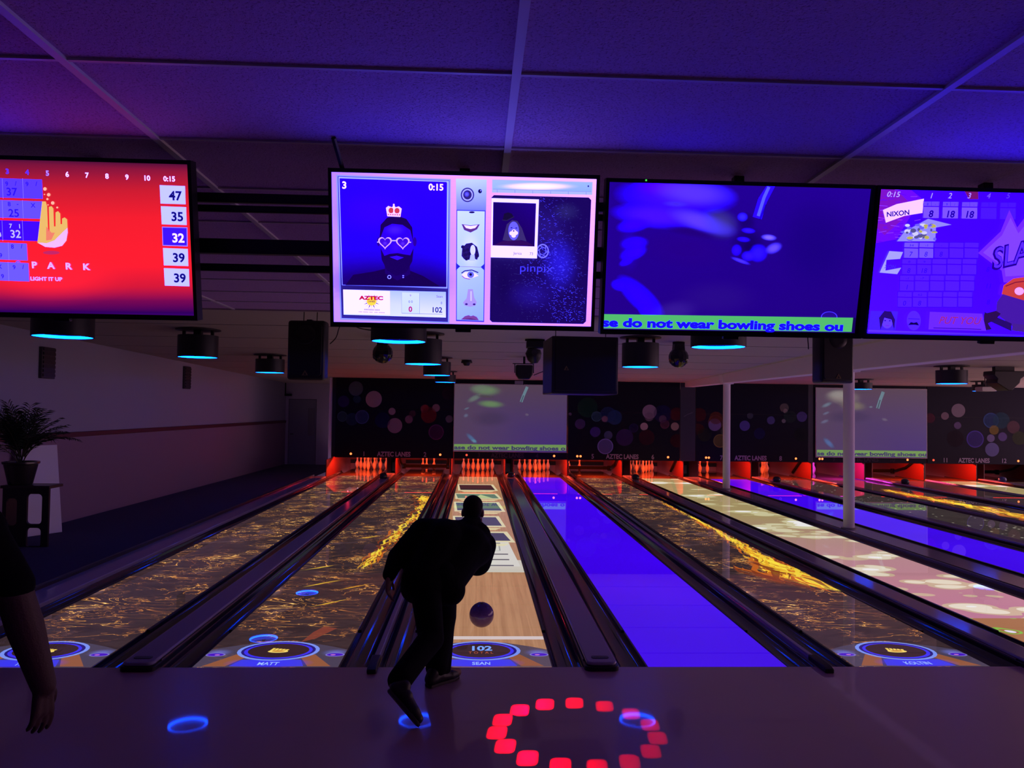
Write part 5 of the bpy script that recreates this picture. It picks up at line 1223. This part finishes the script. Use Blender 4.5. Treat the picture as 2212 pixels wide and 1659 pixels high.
# ------------------------------------------------------------------ people
def fuse(name, parts, voxel, m, smooth=6, fac=.5):
    """one continuous surface grown from tapered limbs and rounded masses"""
    g = G()
    for p in parts:
        if p[0] == 'c':
            _, a, b, r0, r1 = p; a, b = Vector(a), Vector(b)
            g.sphere(a, r0, 16, 10); g.sphere(b, r1, 16, 10); g.tube([a, b], [r0, r1], 16)
        else:
            _, c, rad, rot = p; k = len(g.v); g.sphere((0, 0, 0), 1, 20, 12)
            mm = Matrix.Translation(Vector(c)) @ rot.to_4x4() @ Matrix.Diagonal((*rad, 1))
            for i in range(k, len(g.v)): g.v[i] = tuple(mm @ Vector(g.v[i]))
    me = bpy.data.meshes.new(name); me.from_pydata(g.v, [], g.f)
    bm = bmesh.new(); bm.from_mesh(me); bmesh.ops.remove_doubles(bm, verts=bm.verts, dist=1e-6); bmesh.ops.recalc_face_normals(bm, faces=bm.faces); bm.to_mesh(me); bm.free()
    ob = bpy.data.objects.new('tmp', me); COL.objects.link(ob)
    r = ob.modifiers.new('r', 'REMESH'); r.mode = 'VOXEL'; r.voxel_size = voxel
    s = ob.modifiers.new('s', 'SMOOTH'); s.factor = fac; s.iterations = smooth
    dg = bpy.context.evaluated_depsgraph_get(); dg.update()
    out = bpy.data.meshes.new_from_object(ob.evaluated_get(dg)); out.name = name
    bpy.data.objects.remove(ob); bpy.data.meshes.remove(me)
    out.materials.clear(); out.materials.append(m); out.shade_smooth()
    return out
I3 = Matrix.Identity(3)
def V(*a): return Vector(a)
def chain(pts, rs): return [('c', pts[i], pts[i+1], rs[i], rs[i+1]) for i in range(len(pts)-1)]
def hand(w, d, palm_n, thumb, L=.185, curl=.35, spread=.12, fat=1.):
    """palm and five fingers from the wrist w along d; palm_n = palm normal; thumb = thumb side"""
    d = d.normalized(); n = palm_n.normalized(); s = thumb.normalized(); out = []
    pl = L*.5
    for k in (-1, 0, 1): out.append(('c', w+s*k*.016*fat, w+d*pl+s*k*.026*fat, .015, .0135))
    for k, (off, ln) in enumerate(((.033, .072), (.012, .080), (-.011, .074), (-.032, .058))):
        b = w+d*pl+s*off*fat; ln *= L/.185; dd = (d+s*off*spread*8).normalized(); c = curl*(1+.15*k); p0 = b
        for j, (f, r) in enumerate(((.45, .0092), (.32, .0084), (.23, .0074))):
            dd = (dd+n*math.tan(c*(.45+.3*j))).normalized(); p1 = p0+dd*ln*f; out.append(('c', p0, p1, r, r*.92)); p0 = p1
    t0 = w+d*.022+s*.024*fat; t1 = t0+(d*.55+s*.8+n*.25).normalized()*.04; t2 = t1+(d*.85+s*.35+n*.3).normalized()*.032; t3 = t2+(d*.95+s*.05+n*.25).normalized()*.026
    out += [('c', t0, t1, .014, .0115), ('c', t1, t2, .011, .0098), ('c', t2, t3, .0098, .0078)]
    if fat != 1.: out = [(a_, b_, c_, r0*fat, r1*fat) for a_, b_, c_, r0, r1 in out]
    return out
def head(c, rot):
    """skull, jaw, brow, nose, lips, ears about the centre c; local +y is the face"""
    P = lambda x, y, z: Vector(c)+rot @ Vector((x, y, z))
    e = lambda x, y, z, rx, ry, rz: ('e', P(x, y, z), (rx, ry, rz), rot)
    out = [e(0, -.012, .035, .077, .095, .085), e(0, .02, -.02, .068, .078, .09), e(0, .045, -.075, .045, .045, .04), e(0, .088, .012, .04, .012, .012), e(0, .098, -.025, .013, .02, .022), e(0, .104, -.033, .017, .014, .011),
           e(0, .086, -.062, .026, .012, .007), e(0, .084, -.073, .022, .012, .008), e(0, .08, -.1, .022, .016, .016)]
    for s in (-1, 1):
        out += [e(s*.079, -.006, -.012, .012, .022, .034), e(s*.032, .083, -.002, .014, .008, .008), e(s*.05, .062, -.03, .02, .02, .02)]
    return out
def eyes(parent, c, rot, m):
    for s in (-1, 1):
        G().sphere((0, 0, 0), .0115, 12, 8).put('eye', m, parent, Vector(c)+rot @ Vector((s*.032, .085, -.003)))
def hairdo(c, rot):
    P = lambda x, y, z: Vector(c)+rot @ Vector((x, y, z))
    return [('e', P(0, -.018, .044), (.080, .096, .084), rot), ('e', P(0, -.045, -.0), (.074, .066, .075), rot)]
M_skin = mat('skin', (.30, .17, .12), .55)
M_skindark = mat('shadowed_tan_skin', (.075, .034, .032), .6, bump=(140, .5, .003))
M_cloth = mat('black_jacket_cloth', (.004, .004, .006), .9, bump=(240, .3, .002), spec=.1)
M_pants = mat('black_trouser_cloth', (.004, .004, .006), .9, spec=.1)
M_hair = mat('short_dark_hair', (.010, .008, .007), .8, bump=(300, .5, .002), spec=.2)
M_shoe = mat('dark_shoe', (.010, .008, .009), .5)
M_sole = mat('shoe_sole', (.035, .026, .03), .5)
M_eye = mat('eye_white', (.5, .48, .45), .2)

def bowler():
    hp, ch, nk = V(-.355, -.20, .70), V(-.20, .06, .90), V(-.105, .22, 1.0)
    sl, sr = V(-.45, .06, .985), V(-.04, .22, .935)
    el, wl = V(-.622, -.13, .835), V(-.660, -.30, .735)
    er, wr = V(.0, .46, .80), V(-.03, .66, .93)
    hl, hr = V(-.295, -.20, .68), V(-.415, -.22, .68)
    kl, al = V(-.275, -.04, .385), V(-.315, -.345, .085)
    kr, ar = V(-.345, -.52, .36), V(-.535, -.955, .205)
    hc_ = V(-.080, .325, 1.105); hrot = (Matrix.Rotation(R(-4), 3, 'Z') @ Matrix.Rotation(R(-18), 3, 'X'))
    hdl = (wl-el).normalized()
    parts = chain([hp, ch, nk], [.11, .10, .05])+[('c', nk, hc_+hrot @ V(0, -.01, -.05), .052, .055)]+head(hc_, hrot)
    parts += chain([sl, el, wl], [.055, .042, .028])+chain([sr, er, wr], [.055, .042, .028])+[('c', ch, sl, .08, .05), ('c', ch, sr, .08, .05)]
    parts += chain([hl, kl, al], [.085, .058, .042])+chain([hr, kr, ar], [.085, .058, .042])
    parts += hand(wl, V(-.02, -.15, -.9), V(.9, .2, -.2), V(.1, .95, -.2), L=.20, curl=.5, fat=1.15)+hand(wr, V(-.1, .35, .9), V(-.3, -.9, .2), V(-.9, .2, .1), curl=.4)
    parts += [('c', al, V(-.17, -.225, .04), .04, .03), ('c', ar, V(-.39, -1.07, .05), .04, .03)]
    root = tag(put('person', fuse('person', parts, .0065, M_skin, 3)), 'person in black leaning forward at the foul line, having just released the purple ball', 'person')
    eyes(root, hc_, hrot, M_eye)
    put('hair', fuse('hair', hairdo(hc_, hrot), .007, M_hair, 3), root)
    # loose jacket: back, hem, sleeves, hood collar
    mid = hp.lerp(ch, .5)
    tr = (ch-hp).to_track_quat('Z', 'X').to_matrix()
    J = [('c', hp+V(-.065, -.03, -.02), ch+V(-.115, -.02, .0), .165, .185), ('c', hp+V(.075, .03, -.03), ch+V(.085, .06, -.03), .15, .165), ('c', ch+V(-.1, 0, .02), nk+V(-.05, -.04, -.04), .17, .105), ('c', ch+V(.1, .08, -.02), nk+V(.03, 0, -.05), .15, .10),
         ('c', sl+V(.05, 0, -.02), sr+V(-.03, 0, 0), .125, .105), ('c', hp+V(-.115, -.02, -.06), hp+V(.12, .02, -.09), .12, .115),
         ('c', nk+V(-.01, -.02, -.02), nk+V(.02, .06, .03), .095, .075),
         ('c', ch+V(.16, .06, -.06), hp+V(.17, .1, .04), .115, .09),
         ('c', V(.01, .28, .85), V(-.04, .20, .74), .10, .11)]
    J += chain([sl, el, wl+hdl*-.01], [.105, .070, .050])+chain([sr, er, wr], [.105, .082, .056])
    put('jacket', fuse('jacket', J, .011, M_cloth, 7), root)
    T = chain([hl, kl, al+V(0, 0, .03)], [.115, .088, .078])+chain([hr, kr, ar+V(.015, .03, .02)], [.115, .088, .072])+[('c', hl+V(0, 0, .03), hr+V(0, 0, .03), .125, .125)]
    T += [('c', kl, al+V(.02, .05, .0), .08, .082), ('c', kr, ar+V(.03, .04, .03), .08, .078)]
    put('trousers', fuse('trousers', T, .010, M_pants, 5), root)
    def shoe(heel, toe, up, lift):
        d = (toe-heel).normalized(); n = (up-d*up.dot(d)).normalized(); s = d.cross(n); L = (toe-heel).length
        q = lambda a, b, c_: heel+d*a*L+n*b+s*c_
        P = [('c', q(.08, .045, 0), q(.35, .06, 0), .042, .045), ('c', q(.3, .055, 0), q(.72, .036, 0), .044, .040), ('c', q(.7, .036, .004), q(.88, .032, 0), .042, .032), ('c', q(.06, .05, 0), q(.16, .09, 0), .040, .044)]
        so = put('shoe', fuse('shoe', P, .006, M_shoe, 4), root)
        g = G(); ol = [(-.02, -.032), (-.045, .0), (-.02, .032)]; pl = [(0, -.036), (.3, -.034), (.55, -.042), (.8, -.046), (.95, -.034), (1.02, 0), (.95, .03), (.8, .042), (.55, .040), (.3, .034), (0, .036), (-.03, .02), (-.03, -.02)]
        vs = [q(a, 0, b) for a, b in pl]+[q(a, .019, b) for a, b in pl]; k = len(pl)
        g.add(vs, [tuple(range(k))[::-1], tuple(range(k, 2*k))]+[(i, (i+1) % k, k+(i+1) % k, k+i) for i in range(k)]); g.put('sole', M_sole, so, bevel=.003)
        return so
    shoe(V(-.365, -.425, .003), V(-.165, -.225, .003), V(0, 0, 1), 0)
    shoe(V(-.575, -1.02, .185), V(-.385, -1.11, .012), V(.62, .45, .64), 1)
    # small jacket tag, its glint painted in as emission
    G().sphere((0, 0, 0), .006, 10, 6).put('jacket_tag', mat('tag_painted_glint', (.25, .45, .2), .2, emit=(.25, .8, .3), strength=.7), root, (-.388, -.245, .83))
bowler()

def bystander():
    x0, y0 = -2.19, -2.72
    hp, ch, nk = V(x0, y0, .95), V(x0, y0, 1.30), V(x0, y0+.01, 1.49)
    sr, er, wr = V(x0+.205, y0, 1.42), V(-1.850, y0+.02, 1.17), V(-1.783, -2.60, .785)
    sl, el_, wl = V(x0-.205, y0, 1.42), V(x0-.27, y0-.03, 1.12), V(x0-.27, y0+.08, .86)
    hr, kr, ar = V(x0+.09, y0, .92), V(x0+.10, y0+.02, .50), V(x0+.10, y0-.03, .09)
    hl, kl, al = V(x0-.09, y0, .92), V(x0-.10, y0+.02, .50), V(x0-.11, y0-.03, .09)
    hc_ = V(x0-.01, y0+.03, 1.65); hrot = Matrix.Rotation(R(-4), 3, 'X')
    mid = er.lerp(wr, .35)
    parts = chain([hp, ch, nk], [.13, .14, .06])+[('c', nk, hc_+V(0, -.01, -.06), .056, .056)]+head(hc_, hrot)
    parts += chain([sr, er, mid, wr], [.070, .066, .068, .047])+chain([sl, el_, wl], [.06, .048, .032])+[('c', ch, sr, .11, .065), ('c', ch, sl, .11, .065)]
    parts += chain([hr, kr, ar], [.09, .06, .042])+chain([hl, kl, al], [.09, .06, .042])
    parts += hand(wr, V(-.02, .05, -1), V(-.85, .25, -.1), V(.25, .95, -.1), L=.22, curl=.30, spread=.16, fat=1.38)+hand(wl, V(0, .1, -1), V(.9, .2, 0), V(0, 1, 0))
    parts += [('c', al, al+V(-.02, .16, -.05), .04, .03), ('c', ar, ar+V(.02, .16, -.05), .04, .03)]
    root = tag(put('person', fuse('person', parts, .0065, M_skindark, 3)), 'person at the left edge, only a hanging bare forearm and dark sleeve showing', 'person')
    eyes(root, hc_, hrot, M_eye)
    put('hair', fuse('hair', hairdo(hc_, hrot), .008, M_hair, 3), root)
    S_ = [('c', hp+V(0, 0, -.05), ch, .175, .18), ('c', hp+V(-.06, 0, -.05), ch+V(-.06, 0, 0), .14, .15), ('c', hp+V(.06, 0, -.05), ch+V(.06, 0, 0), .14, .15), ('c', ch, nk+V(0, 0, -.07), .17, .10), ('c', sl, sr, .10, .10)]
    S_ += [('c', sr, er+V(-.004, 0, .035), .09, .075), ('c', sl, sl.lerp(el_, .85), .09, .075)]
    put('shirt', fuse('shirt', S_, .010, M_cloth, 5), root)
    T = chain([hl, kl, al+V(0, 0, .02)], [.12, .09, .075])+chain([hr, kr, ar+V(0, 0, .02)], [.12, .09, .075])+[('c', hl, hr, .125, .125)]
    put('trousers', fuse('trousers', T, .011, M_pants, 4), root)
    for a, sx in ((al, -1), (ar, 1)):
        sh = put('shoe', fuse('shoe', [('c', a+V(0, -.03, -.04), a+V(sx*.015, .1, -.045), .045, .042), ('c', a+V(sx*.01, .08, -.045), a+V(sx*.02, .19, -.052), .043, .034)], .007, M_shoe, 4), root)
        G().prism([(a.x-.045+sx*.01, y0-.09), (a.x+.045+sx*.01, y0-.09), (a.x+.05+sx*.015, y0+.1), (a.x+.035+sx*.02, y0+.19), (a.x-.035+sx*.02, y0+.19), (a.x-.05+sx*.015, y0+.1)], .001, .02, axis='z').put('sole', M_sole, sh, bevel=.003)
bystander()
